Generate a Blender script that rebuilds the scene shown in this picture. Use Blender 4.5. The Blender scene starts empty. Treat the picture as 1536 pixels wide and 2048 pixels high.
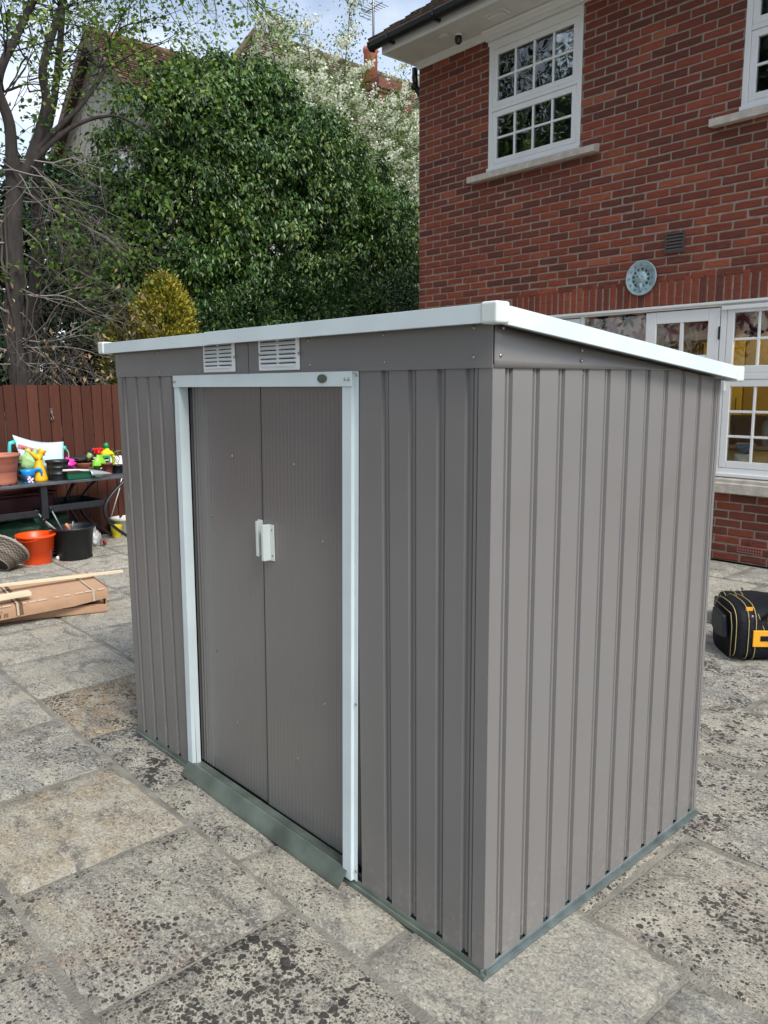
import bpy, math, random
import numpy as np
from mathutils import Vector, Matrix, noise as mnoise

# ---------------------------------------------------------------- camera, sky, sun, exposure
scene = bpy.context.scene
C = scene.collection
R = math.radians
cd = bpy.data.cameras.new("camera"); cam = bpy.data.objects.new("camera", cd); C.objects.link(cam)
YAW, PIT, ROLL, FPX = -0.830997, -0.160661, -0.007029, 1577.157
Fw = Vector((math.sin(YAW)*math.cos(PIT), math.cos(YAW)*math.cos(PIT), math.sin(PIT)))
Rt = Vector((math.cos(YAW), -math.sin(YAW), 0)); Up = Rt.cross(Fw)
R2 = Rt*math.cos(ROLL)+Up*math.sin(ROLL); U2 = -Rt*math.sin(ROLL)+Up*math.cos(ROLL)
M = Matrix((R2, U2, -Fw)).transposed().to_4x4(); M.translation = Vector((1.22657, -1.47133, 1.57959))
cam.matrix_world = M
cd.sensor_fit = 'VERTICAL'; cd.sensor_height = 36.0; cd.sensor_width = 27.0
cd.lens = FPX/2048*36.0; cd.clip_start = 0.05; cd.clip_end = 500
scene.camera = cam

SUN_EL, SUN_AZ = R(48), R(98)      # azimuth clockwise from +Y : sun stands over +x, slightly -y
w = bpy.data.worlds.new("World"); scene.world = w; w.use_nodes = True
nt = w.node_tree; nt.nodes.clear()
def N(t, **k):
    n = nt.nodes.new(t)
    for a, b in k.items(): setattr(n, a, b)
    return n
wo = N('ShaderNodeOutputWorld'); bg = N('ShaderNodeBackground'); bg.inputs[1].default_value = 0.118
sky = N('ShaderNodeTexSky', sky_type='NISHITA', sun_disc=False, sun_elevation=SUN_EL, sun_rotation=SUN_AZ)
sky.air_density = 1.0; sky.dust_density = 1.6; sky.ozone_density = 1.0
tc = N('ShaderNodeTexCoord'); mp = N('ShaderNodeMapping'); mp.inputs['Scale'].default_value = (1.0, 1.0, 2.4)
nz = N('ShaderNodeTexNoise'); nz.inputs['Scale'].default_value = 1.9; nz.inputs['Detail'].default_value = 7; nz.inputs['Roughness'].default_value = .55
rp = N('ShaderNodeValToRGB'); rp.color_ramp.elements[0].position = .38; rp.color_ramp.elements[1].position = .68
rp.color_ramp.elements[0].color = (.10, .10, .10, 1); rp.color_ramp.elements[1].color = (.95, .95, .95, 1)
mx = N('ShaderNodeMix', data_type='RGBA'); mx.inputs['B'].default_value = (7.4, 8.0, 8.8, 1)
L = nt.links.new
L(tc.outputs['Generated'], mp.inputs[0]); L(mp.outputs[0], nz.inputs[0]); L(nz.outputs[0], rp.inputs[0])
L(rp.outputs[0], mx.inputs['Factor']); L(sky.outputs[0], mx.inputs['A']); L(mx.outputs['Result'], bg.inputs[0]); L(bg.outputs[0], wo.inputs[0])

sl = bpy.data.lights.new("sun", 'SUN'); sl.energy = 2.6; sl.angle = R(24); sl.color = (1, .96, .9)
so = bpy.data.objects.new("sun", sl); C.objects.link(so)
sd = Vector((math.sin(SUN_AZ)*math.cos(SUN_EL), math.cos(SUN_AZ)*math.cos(SUN_EL), math.sin(SUN_EL)))
so.rotation_euler = sd.to_track_quat('Z', 'Y').to_euler(); so.location = (6, -6, 12)
vs = scene.view_settings; vs.view_transform = 'Standard'; vs.look = 'None'; vs.gamma = 1; vs.use_curve_mapping = False
vs.exposure = 0.62
scene.cycles.max_bounces = 8; scene.cycles.transparent_max_bounces = 12

rnd = random.Random(7); rs = np.random.RandomState(11)

# ---------------------------------------------------------------- helpers
class MB:
    """collects geometry, links it as ONE mesh object"""
    def __init__(s): s.v = []; s.f = []; s.a = []; s.cur = 0.5; s.smooth = []; s.sm = False; s.b = []; s.curb = 0.5
    def face(s, idx): s.f.append(tuple(idx)); s.a.append(s.cur); s.b.append(s.curb); s.smooth.append(s.sm)
    def poly(s, pts):
        n = len(s.v); s.v += [tuple(p) for p in pts]; s.face(range(n, n+len(pts)))
    def box(s, x0, x1, y0, y1, z0, z1, M=None):
        P = [(x, y, z) for z in (z0, z1) for y in (y0, y1) for x in (x0, x1)]
        if M is not None: P = [tuple(M @ Vector(p)) for p in P]
        n = len(s.v); s.v += P
        for q in ((0,2,3,1),(4,5,7,6),(0,1,5,4),(2,6,7,3),(0,4,6,2),(1,3,7,5)): s.face([n+i for i in q])
        return s
    def tube(s, pts, r, n=8, caps=True, M=None, flat=1.0):
        pts = [Vector(p) for p in pts]; rr = r if hasattr(r, '__len__') else [r]*len(pts)
        base = len(s.v); prev = None; old = s.sm; s.sm = True
        for i, p in enumerate(pts):
            d = (pts[min(i+1, len(pts)-1)]-pts[max(i-1, 0)])
            if d.length < 1e-9: d = Vector((0,0,1))
            d.normalize()
            if prev is None:
                u = d.orthogonal().normalized()
            else:
                u = (prev - d*prev.dot(d)); u = u.normalized() if u.length > 1e-6 else d.orthogonal().normalized()
            prev = u; w_ = d.cross(u)
            for k in range(n):
                a = 2*math.pi*k/n
                q = p+u*math.cos(a)*rr[i]+w_*math.sin(a)*rr[i]*flat
                if M is not None: q = M @ q
                s.v.append(tuple(q))
        for i in range(len(pts)-1):
            for k in range(n):
                a = base+i*n+k; b = base+i*n+(k+1) % n
                s.face((a, b, b+n, a+n))
        s.sm = False
        if caps:
            s.face([base+k for k in range(n)][::-1]); s.face([base+(len(pts)-1)*n+k for k in range(n)])
        s.sm = old; return s
    def lathe(s, prof, n=24, sx=1, sy=1, c=(0,0,0), M=None, smooth=True, wob=None):
        base = len(s.v); old = s.sm; s.sm = smooth
        for j, (r, z) in enumerate(prof):
            for k in range(n):
                a = 2*math.pi*k/n; q = (1+(wob(a, z) if wob else 0))
                P = Vector((c[0]+r*sx*math.cos(a)*q, c[1]+r*sy*math.sin(a)*q, c[2]+z))
                if M is not None: P = M @ P
                s.v.append(tuple(P))
        for j in range(len(prof)-1):
            for k in range(n):
                a = base+j*n+k; b = base+j*n+(k+1) % n
                s.face((a, b, b+n, a+n))
        s.sm = False
        if prof[0][0] > 1e-4: s.face([base+k for k in range(n)][::-1])
        if prof[-1][0] > 1e-4 and prof[-1][0] != prof[0][0]: s.face([base+(len(prof)-1)*n+k for k in range(n)])
        s.sm = old; return s
    def prism(s, outline, axis, a0, a1):
        """outline: list of 2D points; axis 'x','y','z' extrusion"""
        def P(p, t): return {'x': (t, p[0], p[1]), 'y': (p[0], t, p[1]), 'z': (p[0], p[1], t)}[axis]
        n = len(outline); b = len(s.v)
        s.v += [P(p, a0) for p in outline]+[P(p, a1) for p in outline]
        s.face([b+i for i in range(n)][::-1]); s.face([b+n+i for i in range(n)])
        for i in range(n):
            j = (i+1) % n; s.face((b+i, b+j, b+n+j, b+n+i))
        return s
    def sheet(s, P, nu, nv, smooth=True):
        """P: function (i,j)->point, grid nu x nv"""
        b = len(s.v); old = s.sm; s.sm = smooth
        s.v += [tuple(P(i, j)) for j in range(nv) for i in range(nu)]
        for j in range(nv-1):
            for i in range(nu-1):
                a = b+j*nu+i; s.face((a, a+1, a+nu+1, a+nu))
        s.sm = old; return s
    def build(s, name, mat, parent=None, bevel=0, solid=0, loc=None, rot=None, seg=2, fixn=True, subd=0):
        me = bpy.data.meshes.new(name); me.from_pydata(s.v, [], s.f)
        me.polygons.foreach_set('use_smooth', s.smooth)
        at = me.attributes.new('tint', 'FLOAT', 'FACE'); at.data.foreach_set('value', s.a)
        at = me.attributes.new('spots', 'FLOAT', 'FACE'); at.data.foreach_set('value', s.b)
        me.update()
        if fixn:
            import bmesh
            bm = bmesh.new(); bm.from_mesh(me); bmesh.ops.recalc_face_normals(bm, faces=bm.faces); bm.to_mesh(me); bm.free()
        me.materials.append(mat)
        o = bpy.data.objects.new(name, me); C.objects.link(o)
        if parent is not None: o.parent = parent
        if loc: o.location = loc
        if rot: o.rotation_euler = rot
        if solid: m = o.modifiers.new('solid', 'SOLIDIFY'); m.thickness = solid; m.offset = 0
        if subd: m = o.modifiers.new('sub', 'SUBSURF'); m.levels = subd; m.render_levels = subd
        if bevel:
            m = o.modifiers.new('bevel', 'BEVEL'); m.width = bevel; m.segments = seg; m.limit_method = 'ANGLE'; m.angle_limit = R(35)
        return o

def tag(o, label, cat, group=None):
    o['label'] = label; o['category'] = cat
    if group: o['group'] = group
    return o
def thing(name, label, cat, loc=(0,0,0), rotz=0, group=None, rot=None):
    o = bpy.data.objects.new(name, None); C.objects.link(o); o.empty_display_size = .1
    o.location = loc; o.rotation_euler = rot if rot else (0, 0, rotz)
    return tag(o, label, cat, group)
def structure(o): o['kind'] = 'structure'; return o
def copy_tree(o, parent=None):
    c = o.copy(); C.objects.link(c); c.parent = parent
    for ch in list(o.children): copy_tree(ch, c)
    return c

# ---------------------------------------------------------------- materials
def newmat(name):
    m = bpy.data.materials.new(name); m.use_nodes = True
    t = m.node_tree; b = t.nodes['Principled BSDF']; return m, t, b
def mat(name, col, rough=.5, metal=0, noise=0, nscale=8, bump=0, bscale=60, spec=.5, coat=0, stretch=(1,1,1), sub=0, trans=0):
    m, t, b = newmat(name)
    b.inputs['Roughness'].default_value = rough; b.inputs['Metallic'].default_value = metal
    b.inputs['Specular IOR Level'].default_value = spec; b.inputs['Coat Weight'].default_value = coat
    b.inputs['Transmission Weight'].default_value = trans
    c4 = (*col, 1); b.inputs['Base Color'].default_value = c4
    if noise or bump:
        tcn = t.nodes.new('ShaderNodeTexCoord'); mpn = t.nodes.new('ShaderNodeMapping'); mpn.inputs['Scale'].default_value = stretch
        t.links.new(tcn.outputs['Object'], mpn.inputs[0])
    if noise:
        n = t.nodes.new('ShaderNodeTexNoise'); n.inputs['Scale'].default_value = nscale; n.inputs['Detail'].default_value = 6
        t.links.new(mpn.outputs[0], n.inputs[0])
        r = t.nodes.new('ShaderNodeValToRGB'); r.color_ramp.elements[0].position = .3; r.color_ramp.elements[1].position = .7
        r.color_ramp.elements[0].color = (*[max(0, c*(1-noise)) for c in col], 1); r.color_ramp.elements[1].color = (*[min(1, c*(1+noise)) for c in col], 1)
        t.links.new(n.outputs[0], r.inputs[0]); t.links.new(r.outputs[0], b.inputs['Base Color'])
    if bump:
        n = t.nodes.new('ShaderNodeTexNoise'); n.inputs['Scale'].default_value = bscale; n.inputs['Detail'].default_value = 5
        t.links.new(mpn.outputs[0], n.inputs[0])
        bp = t.nodes.new('ShaderNodeBump'); bp.inputs['Strength'].default_value = bump; bp.inputs['Distance'].default_value = .01
        t.links.new(n.outputs[0], bp.inputs['Height']); t.links.new(bp.outputs[0], b.inputs['Normal'])
    return m
def tintmat(name, stops, rough=.5, bump=0, bscale=40, mixn=.25, nscale=12, stretch=(1,1,1), spec=.5, metal=0, translucent=0):
    """colour from the per-piece 'tint' attribute through a ramp, broken up by noise"""
    m, t, b = newmat(name); b.inputs['Roughness'].default_value = rough; b.inputs['Specular IOR Level'].default_value = spec
    b.inputs['Metallic'].default_value = metal
    at = t.nodes.new('ShaderNodeAttribute'); at.attribute_name = 'tint'
    tcn = t.nodes.new('ShaderNodeTexCoord'); mpn = t.nodes.new('ShaderNodeMapping'); mpn.inputs['Scale'].default_value = stretch
    t.links.new(tcn.outputs['Object'], mpn.inputs[0])
    n = t.nodes.new('ShaderNodeTexNoise'); n.inputs['Scale'].default_value = nscale; n.inputs['Detail'].default_value = 5
    t.links.new(mpn.outputs[0], n.inputs[0])
    ma = t.nodes.new('ShaderNodeMath'); ma.operation = 'MULTIPLY_ADD'; ma.inputs[1].default_value = mixn; ma.inputs[2].default_value = -mixn/2
    t.links.new(n.outputs[0], ma.inputs[0])
    ad = t.nodes.new('ShaderNodeMath'); ad.operation = 'ADD'; t.links.new(at.outputs['Fac'], ad.inputs[0]); t.links.new(ma.outputs[0], ad.inputs[1])
    r = t.nodes.new('ShaderNodeValToRGB'); e = r.color_ramp.elements
    while len(e) < len(stops): e.new(.5)
    for k, (p, c) in enumerate(stops): e[k].position = p; e[k].color = (*c, 1)
    t.links.new(ad.outputs[0], r.inputs[0]); t.links.new(r.outputs[0], b.inputs['Base Color'])
    if bump:
        n2 = t.nodes.new('ShaderNodeTexNoise'); n2.inputs['Scale'].default_value = bscale; n2.inputs['Detail'].default_value = 6
        t.links.new(mpn.outputs[0], n2.inputs[0])
        bp = t.nodes.new('ShaderNodeBump'); bp.inputs['Strength'].default_value = bump; bp.inputs['Distance'].default_value = .01
        t.links.new(n2.outputs[0], bp.inputs['Height']); t.links.new(bp.outputs[0], b.inputs['Normal'])
    if translucent:
        tr = t.nodes.new('ShaderNodeBsdfTranslucent'); t.links.new(r.outputs[0], tr.inputs[0])
        ms = t.nodes.new('ShaderNodeMixShader'); ms.inputs[0].default_value = translucent
        t.links.new(b.outputs[0], ms.inputs[1]); t.links.new(tr.outputs[0], ms.inputs[2]); t.links.new(ms.outputs[0], t.nodes['Material Output'].inputs[0])
    return m
def glassmat(name, tint=(.93, .96, .95), extra=.05, gain=1.8):
    m = bpy.data.materials.new(name); m.use_nodes = True; t = m.node_tree; t.nodes.clear()
    o = t.nodes.new('ShaderNodeOutputMaterial'); tr = t.nodes.new('ShaderNodeBsdfTransparent'); tr.inputs[0].default_value = (*tint, 1)
    gl = t.nodes.new('ShaderNodeBsdfGlossy'); gl.inputs['Roughness'].default_value = .015
    fr = t.nodes.new('ShaderNodeFresnel'); fr.inputs[0].default_value = 1.5
    ma = t.nodes.new('ShaderNodeMath'); ma.operation = 'MULTIPLY_ADD'; ma.inputs[1].default_value = gain; ma.inputs[2].default_value = extra; ma.use_clamp = True
    tcn = t.nodes.new('ShaderNodeTexCoord'); n = t.nodes.new('ShaderNodeTexNoise'); n.inputs['Scale'].default_value = 2.5
    bp = t.nodes.new('ShaderNodeBump'); bp.inputs['Strength'].default_value = .12; bp.inputs['Distance'].default_value = .02
    t.links.new(tcn.outputs['Object'], n.inputs[0]); t.links.new(n.outputs[0], bp.inputs['Height']); t.links.new(bp.outputs[0], gl.inputs['Normal'])
    ms = t.nodes.new('ShaderNodeMixShader')
    t.links.new(fr.outputs[0], ma.inputs[0]); t.links.new(ma.outputs[0], ms.inputs[0]); t.links.new(tr.outputs[0], ms.inputs[1]); t.links.new(gl.outputs[0], ms.inputs[2]); t.links.new(ms.outputs[0], o.inputs[0])
    return m

def slabmat():
    m, t, b = newmat('riven paving stone'); nn = t.nodes.new; lk = t.links.new
    b.inputs['Roughness'].default_value = .85; b.inputs['Specular IOR Level'].default_value = .25
    geo = nn('ShaderNodeTexCoord'); P = geo.outputs['Object']
    at = nn('ShaderNodeAttribute'); at.attribute_name = 'tint'; sp = nn('ShaderNodeAttribute'); sp.attribute_name = 'spots'
    def noise(scale, detail=6, rough=.55, dist=0, mapping=None):
        n = nn('ShaderNodeTexNoise'); n.inputs['Scale'].default_value = scale; n.inputs['Detail'].default_value = detail
        n.inputs['Roughness'].default_value = rough; n.inputs['Distortion'].default_value = dist
        if mapping:
            mp_ = nn('ShaderNodeMapping'); mp_.inputs['Scale'].default_value = mapping; lk(P, mp_.inputs[0]); lk(mp_.outputs[0], n.inputs[0])
        else: lk(P, n.inputs[0])
        return n.outputs[0]
    def math_(op, a, c, clamp=False):
        q = nn('ShaderNodeMath'); q.operation = op; q.use_clamp = clamp
        for k, x in enumerate((a, c)):
            if isinstance(x, (int, float)): q.inputs[k].default_value = x
            else: lk(x, q.inputs[k])
        return q.outputs[0]
    def mix(f, a, c, typ='MIX'):
        q = nn('ShaderNodeMix'); q.data_type = 'RGBA'; q.blend_type = typ
        for nm, x in (('Factor', f), ('A', a), ('B', c)):
            if isinstance(x, (int, float)): q.inputs[nm].default_value = x
            elif isinstance(x, tuple): q.inputs[nm].default_value = (*x, 1)
            else: lk(x, q.inputs[nm])
        return q.outputs['Result']
    def ramp(x, stops, const=False):
        r = nn('ShaderNodeValToRGB'); e = r.color_ramp.elements
        while len(e) < len(stops): e.new(.5)
        for k, (p, c) in enumerate(stops): e[k].position = p; e[k].color = (*c, 1) if isinstance(c, tuple) else (c, c, c, 1)
        lk(x, r.inputs[0]); return r.outputs[0]
    t1 = math_('ADD', at.outputs['Fac'], math_('MULTIPLY', math_('SUBTRACT', noise(5.5, 6, .62, .6), .5), .55))
    base = ramp(t1, [(0, (.32, .32, .305)), (.2, (.395, .39, .355)), (.38, (.465, .44, .375)), (.55, (.54, .495, .40)), (.72, (.48, .375, .24)), (.86, (.31, .20, .11)), (1, (.20, .115, .065))])
    # warm and cool blotches
    base = mix(ramp(noise(9, 5, .6, .4, (1, 1.6, 1)), [(.48, 0.), (.62, .45)]), base, (.27, .275, .265))
    base = mix(ramp(noise(3.1, 5, .6, .8), [(.55, 0.), (.7, .45)]), base, (.50, .40, .25))
    base = mix(ramp(noise(7.3, 4, .5, .8), [(.6, 0.), (.74, .35)]), base, (.43, .33, .29))
    base = mix(ramp(noise(6.1, 6, .66, 1.1), [(.48, 0.), (.60, .8)]), base, (.62, .585, .48))
    base = mix(ramp(noise(4.7, 6, .66, 1.1, (1, 1.5, 1)), [(.52, 0.), (.64, .75)]), base, (.17, .165, .155))
    base = mix(ramp(noise(3.7, 4, .6, 1.2), [(.60, 0.), (.70, .4)]), base, (.42, .30, .25))
    # mottled grain and painted crevice shade
    g = noise(120, 4, .7)
    base = mix(ramp(g, [(.40, .85), (.51, 0.)]), base, mix(.5, base, (.06, .055, .05)))
    base = mix(ramp(noise(75, 5, .75), [(.50, 0.), (.62, .7)]), base, (.72, .68, .56))
    cr = noise(22, 9, .78, .9, (1, 1.5, 1))
    base = mix(ramp(cr, [(.34, .6), (.43, 0.)]), base, mix(.5, base, (.05, .047, .042)))  # shade put into the colour of the riven crevices, where the bump dips
    st = noise(46, 6, .72, .6, (1, 2.3, 1)); dn = ramp(noise(3.9, 5, .65, .9), [(.38, .08), (.62, .18)])
    base = mix(ramp(math_('SUBTRACT', st, dn), [(.24, .65), (.31, 0.)]), base, (.075, .07, .062))
    # lichen : small and large black spots, dense where 'spots' is high
    wob = nn('ShaderNodeTexNoise'); wob.inputs['Scale'].default_value = 60; wob.inputs['Detail'].default_value = 3; lk(P, wob.inputs[0])
    def spots(scale, lo, hi, dens):
        v = nn('ShaderNodeTexVoronoi'); v.inputs['Scale'].default_value = scale; v.inputs['Randomness'].default_value = 1
        wv = nn('ShaderNodeVectorMath'); wv.operation = 'MULTIPLY_ADD'; wv.inputs[1].default_value = (.45/scale,)*3
        lk(wob.outputs[1], wv.inputs[0]); lk(P, wv.inputs[2]); lk(wv.outputs[0], v.inputs['Vector'])
        sep = nn('ShaderNodeSeparateColor'); lk(v.outputs['Color'], sep.inputs[0])
        thr = math_('MULTIPLY', dens, sep.outputs[0])           # size differs per spot
        d = math_('SUBTRACT', thr, v.outputs['Distance'])
        return ramp(math_('MULTIPLY_ADD', d, 8) if False else math_('MULTIPLY', d, 9, True), [(0.05, 0.), (.5, 1.)])
    patch = ramp(noise(4.2, 5, .7, .7), [(.42, 0.), (.66, 1.)])
    den = math_('MULTIPLY', math_('ADD', math_('MULTIPLY', patch, 1.0), .16), sp.outputs['Fac'])
    s1 = spots(78, 0, 0, math_('MULTIPLY', den, 1.1))
    patch2 = ramp(noise(6.5, 4, .6, .3), [(.45, 0.), (.62, 1.)])
    s2 = spots(44, 0, 0, math_('MULTIPLY', math_('MULTIPLY', patch2, sp.outputs['Fac']), .8))
    s3 = spots(150, 0, 0, math_('MULTIPLY', math_('ADD', math_('MULTIPLY', sp.outputs['Fac'], .5), .12), .9))
    col = mix(math_('MULTIPLY', s3, .75), base, (.09, .08, .068))
    col = mix(math_('MULTIPLY', s1, .88), col, (.062, .056, .05))
    col = mix(math_('MULTIPLY', s2, .9), col, (.05, .046, .043))
    # white flecks
    vv = nn('ShaderNodeTexVoronoi'); vv.inputs['Scale'].default_value = 38; lk(P, vv.inputs['Vector'])
    sep = nn('ShaderNodeSeparateColor'); lk(vv.outputs['Color'], sep.inputs[0])
    fl = math_('MULTIPLY', math_('LESS_THAN', vv.outputs['Distance'], .13), math_('GREATER_THAN', sep.outputs[1], .86))
    col = mix(math_('MULTIPLY', fl, .8), col, (.66, .63, .55))
    lk(col, b.inputs['Base Color'])
    h = math_('ADD', math_('MULTIPLY', noise(14, 8, .68, .5, (1, 1.9, 1)), 1.0), math_('MULTIPLY', noise(90, 4, .7), .28))
    h = math_('ADD', math_('SUBTRACT', h, math_('MULTIPLY', s1, .06)), math_('MULTIPLY', cr, .8))
    bp = nn('ShaderNodeBump'); bp.inputs['Strength'].default_value = .9; bp.inputs['Distance'].default_value = .03
    lk(h, bp.inputs['Height']); lk(bp.outputs[0], b.inputs['Normal'])
    return m
# ---------------------------------------------------------------- ground
M_soil = mat('soil', (.10, .085, .06), .95, noise=.4, nscale=6, bump=.6, bscale=30)
M_mortar = mat('jointing mortar', (.20, .19, .16), .95, noise=.35, nscale=9, bump=.9, bscale=110)
M_slab = slabmat()
b = MB(); b.box(-90, 90, -90, 90, -.3, -.035); structure(b.build('ground', M_soil))
b = MB()
def jz(i, j):
    x = -7.25+i*.1; y = -4.5+j*.1
    return (x, y, -.0105+.0018*mnoise.noise(Vector((x*9, y*9, 3))))
b.sheet(jz, 125, 100); structure(b.build('patio_joints', M_mortar, fixn=False))
# riven slabs, running bond, 0.635 m module measured on the joints
PITX, PITY, J = .635, .627, .015
special = {(-1, -2): (.62, .35), (0, -2): (.76, .75), (0, -1): (.32, 1.15), (0, 0): (.45, .72), (-1, -1): (.42, .62), (-1, 0): (.50, 1.2), (0, 1): (.50, .55),
           (-1, -3): (.22, .6), (-1, -4): (.30, .35), (0, -3): (.45, .30), (1, 0): (.56, .9), (2, 0): (.62, .8), (0, -4): (.5, .2), (-2, -1): (.14, .8), (-2, 0): (.55, 1.1), (-2, -2): (.5, .5), (0, 2): (.40, .25), (1, 1): (.5, .8), (1, -5): (.12, .1), (0, -5): (.2, .1), (3, 0): (.42, 1.0), (3, 1): (.3, 1.0)}
b = MB(); b.sm = True
for row in range(-6, 9):
    y0 = -.20+row*PITY
    y1 = min(y0+PITY, 5.42)
    off = -.905 if row % 2 == 0 else -.59
    for k in range(-11, 9):
        x0 = off+k*PITX; x1 = x0+PITX
        if x1 < -7.2 or x0 > 4.6: continue
        if row >= 3: x1_, x0_ = x1, x0
        col = k+1 if row % 2 == 0 else k+1
        key = (row, col if row % 2 == 0 else k+0)
        t_, s_ = special.get(key, (rnd.random()*.42+.12, rnd.choice([.3, .5, .7, .95])))
        if key not in special and x0 < -3: t_, s_ = rnd.uniform(.12, .42), rnd.choice([.1, .2, .35])
        b.cur, b.curb = t_, s_
        n = 13; sd_ = rnd.random()*100; tilt = (rnd.uniform(-.002, .002), rnd.uniform(-.002, .002)); hz = rnd.uniform(-.0008, .0018)
        base = len(b.v)
        for jj in range(n):
            for ii in range(n):
                u_, v_ = ii/(n-1), jj/(n-1)
                x = x0+J/2+(x1-x0-J)*u_; y = y0+J/2+(y1-y0-J)*v_
                ex = mnoise.noise(Vector((x*7+sd_, y*7, 1)))*.0055; ey = mnoise.noise(Vector((x*7, y*7+sd_, 5)))*.0055
                eu, ev = min(u_, 1-u_), min(v_, 1-v_)
                if eu == 0: x += ex
                if ev == 0: y += ey
                z = hz+tilt[0]*(u_-.5)*2+tilt[1]*(v_-.5)*2+.0025*mnoise.noise(Vector((x*5+sd_, y*11, 2)))
                e = min(eu, ev)
                if e == 0: z -= .012
                elif e < .1: z -= .0012+.0012*mnoise.noise(Vector((x*15, y*15, 7)))
                # keep the border ring narrow so the arris reads crisp
                if eu == 1/(n-1) and True:
                    x = (x0+J/2+.007) if u_ < .5 else (x1-J/2-.007); x += ex
                if ev == 1/(n-1):
                    y = (y0+J/2+.007) if v_ < .5 else (y1-J/2-.007); y += ey
                b.v.append((x, y, z))
        for jj in range(n-1):
            for ii in range(n-1):
                a = base+jj*n+ii; b.face((a, a+1, a+n+1, a+n))
structure(b.build('patio', M_slab, fixn=False))

# ---------------------------------------------------------------- metal shed
W, D, H1 = 2.068, 1.192, 1.62
def metalmat():
    m, t, b = newmat('taupe painted steel'); b.inputs['Base Color'].default_value = (.172, .165, .161, 1)
    b.inputs['Roughness'].default_value = .36; b.inputs['Metallic'].default_value = .0; b.inputs['Specular IOR Level'].default_value = .8
    tcn = t.nodes.new('ShaderNodeTexCoord'); n = t.nodes.new('ShaderNodeTexNoise'); n.inputs['Scale'].default_value = 4; n.inputs['Detail'].default_value = 5
    t.links.new(tcn.outputs['Object'], n.inputs[0])
    mr = t.nodes.new('ShaderNodeMapRange'); mr.inputs['To Min'].default_value = .27; mr.inputs['To Max'].default_value = .46
    t.links.new(n.outputs[0], mr.inputs[0]); t.links.new(mr.outputs[0], b.inputs['Roughness'])
    n2 = t.nodes.new('ShaderNodeTexNoise'); n2.inputs['Scale'].default_value = 2.2; n2.inputs['Detail'].default_value = 2; t.links.new(tcn.outputs['Object'], n2.inputs[0])
    # a little dried splash dirt low down, broken up by noise
    sx = t.nodes.new('ShaderNodeSeparateXYZ'); t.links.new(tcn.outputs['Object'], sx.inputs[0])
    m1 = t.nodes.new('ShaderNodeMapRange'); m1.inputs['From Min'].default_value = .30; m1.inputs['From Max'].default_value = .02; m1.inputs['To Max'].default_value = .55; t.links.new(sx.outputs[2], m1.inputs[0])
    n5 = t.nodes.new('ShaderNodeTexNoise'); n5.inputs['Scale'].default_value = 38; n5.inputs['Detail'].default_value = 7; n5.inputs['Roughness'].default_value = .75; t.links.new(tcn.outputs['Object'], n5.inputs[0])
    r5 = t.nodes.new('ShaderNodeValToRGB'); r5.color_ramp.elements[0].position = .50; r5.color_ramp.elements[1].position = .66; t.links.new(n5.outputs[0], r5.inputs[0])
    m5 = t.nodes.new('ShaderNodeMath'); m5.operation = 'MULTIPLY'; t.links.new(m1.outputs[0], m5.inputs[0]); t.links.new(r5.outputs[0], m5.inputs[1])
    x5 = t.nodes.new('ShaderNodeMix'); x5.data_type = 'RGBA'; x5.inputs['A'].default_value = (.172, .165, .161, 1); x5.inputs['B'].default_value = (.30, .27, .22, 1)
    t.links.new(m5.outputs[0], x5.inputs['Factor']); t.links.new(x5.outputs['Result'], b.inputs['Base Color'])
    bp = t.nodes.new('ShaderNodeBump'); bp.inputs['Strength'].default_value = .6; bp.inputs['Distance'].default_value = .02
    t.links.new(n2.outputs[0], bp.inputs['Height']); t.links.new(bp.outputs[0], b.inputs['Normal'])
    return m
M_shed = metalmat()
M_white = mat('white coated steel', (.60, .69, .71), .38, noise=.06, nscale=5)
M_cap = mat('ivory plastic', (.62, .67, .64), .4)
M_galv = mat('galvanised steel', (.24, .29, .29), .25, metal=.7, noise=.25, nscale=16)
M_sill = mat('green grey galvanised steel', (.145, .175, .148), .28, metal=.35, noise=.35, nscale=9)
M_screw = mat('zinc screw', (.42, .39, .30), .3, metal=1)
M_ventw = mat('white vent plastic', (.80, .84, .84), .4)
M_iron_s = mat('dull steel screw', (.16, .15, .13), .35, metal=.8)
M_dark = mat('dark gap', (.012, .012, .012), .8)
shed = thing('metal_shed', 'taupe corrugated metal shed with white framed sliding doors and white roof trim', 'shed')
def groove(cs, a, z):   # profile across a sheet with recessed grooves at cs, from a to z
    P = [(a, 0)]
    for c in sorted(cs): P += [(c-.016, 0), (c-.0125, -.0105), (c-.004, -.011), (c-.0005, -.005), (c+.005, -.005), (c+.0085, -.0105), (c+.0115, -.0105), (c+.0148, 0)]
    return P+[(z, 0)]
def ribbed(P, fn, z0, ztop, nz=2):
    b = MB()
    for k in range(len(P)-1):
        (s0, d0), (s1, d1) = P[k], P[k+1]
        # groove floors stop higher than the flats, as rolled sheet ends do
        b.poly([fn(s0, d0, z0+(0 if d0 == 0 else .012)), fn(s1, d1, z0+(0 if d1 == 0 else .012)), fn(s1, d1, ztop(s1)), fn(s0, d0, ztop(s0))])
    return b
front = lambda s, d, z: (s, -d, z)
side = lambda s, d, z: (d, s, z)
TR = lambda y: 1.717-.1033*(y+.05)            # underside of the roof at depth y
ribbed(groove([-.062, -.167, -.272, -.377], -.048, -.452) if False else groove([-.377, -.272, -.167, -.070], -.50, -.044), front, .022, lambda s: H1+.01).build('front_panel', M_shed, shed, fixn=False)
ribbed(groove([-2.0, -1.895, -1.79, -1.685, -1.58], -2.03, -1.535), front, .022, lambda s: H1+.01).build('front_panel', M_shed, shed, fixn=False)
gs = [.062+.1092*k for k in range(11)]
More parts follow.
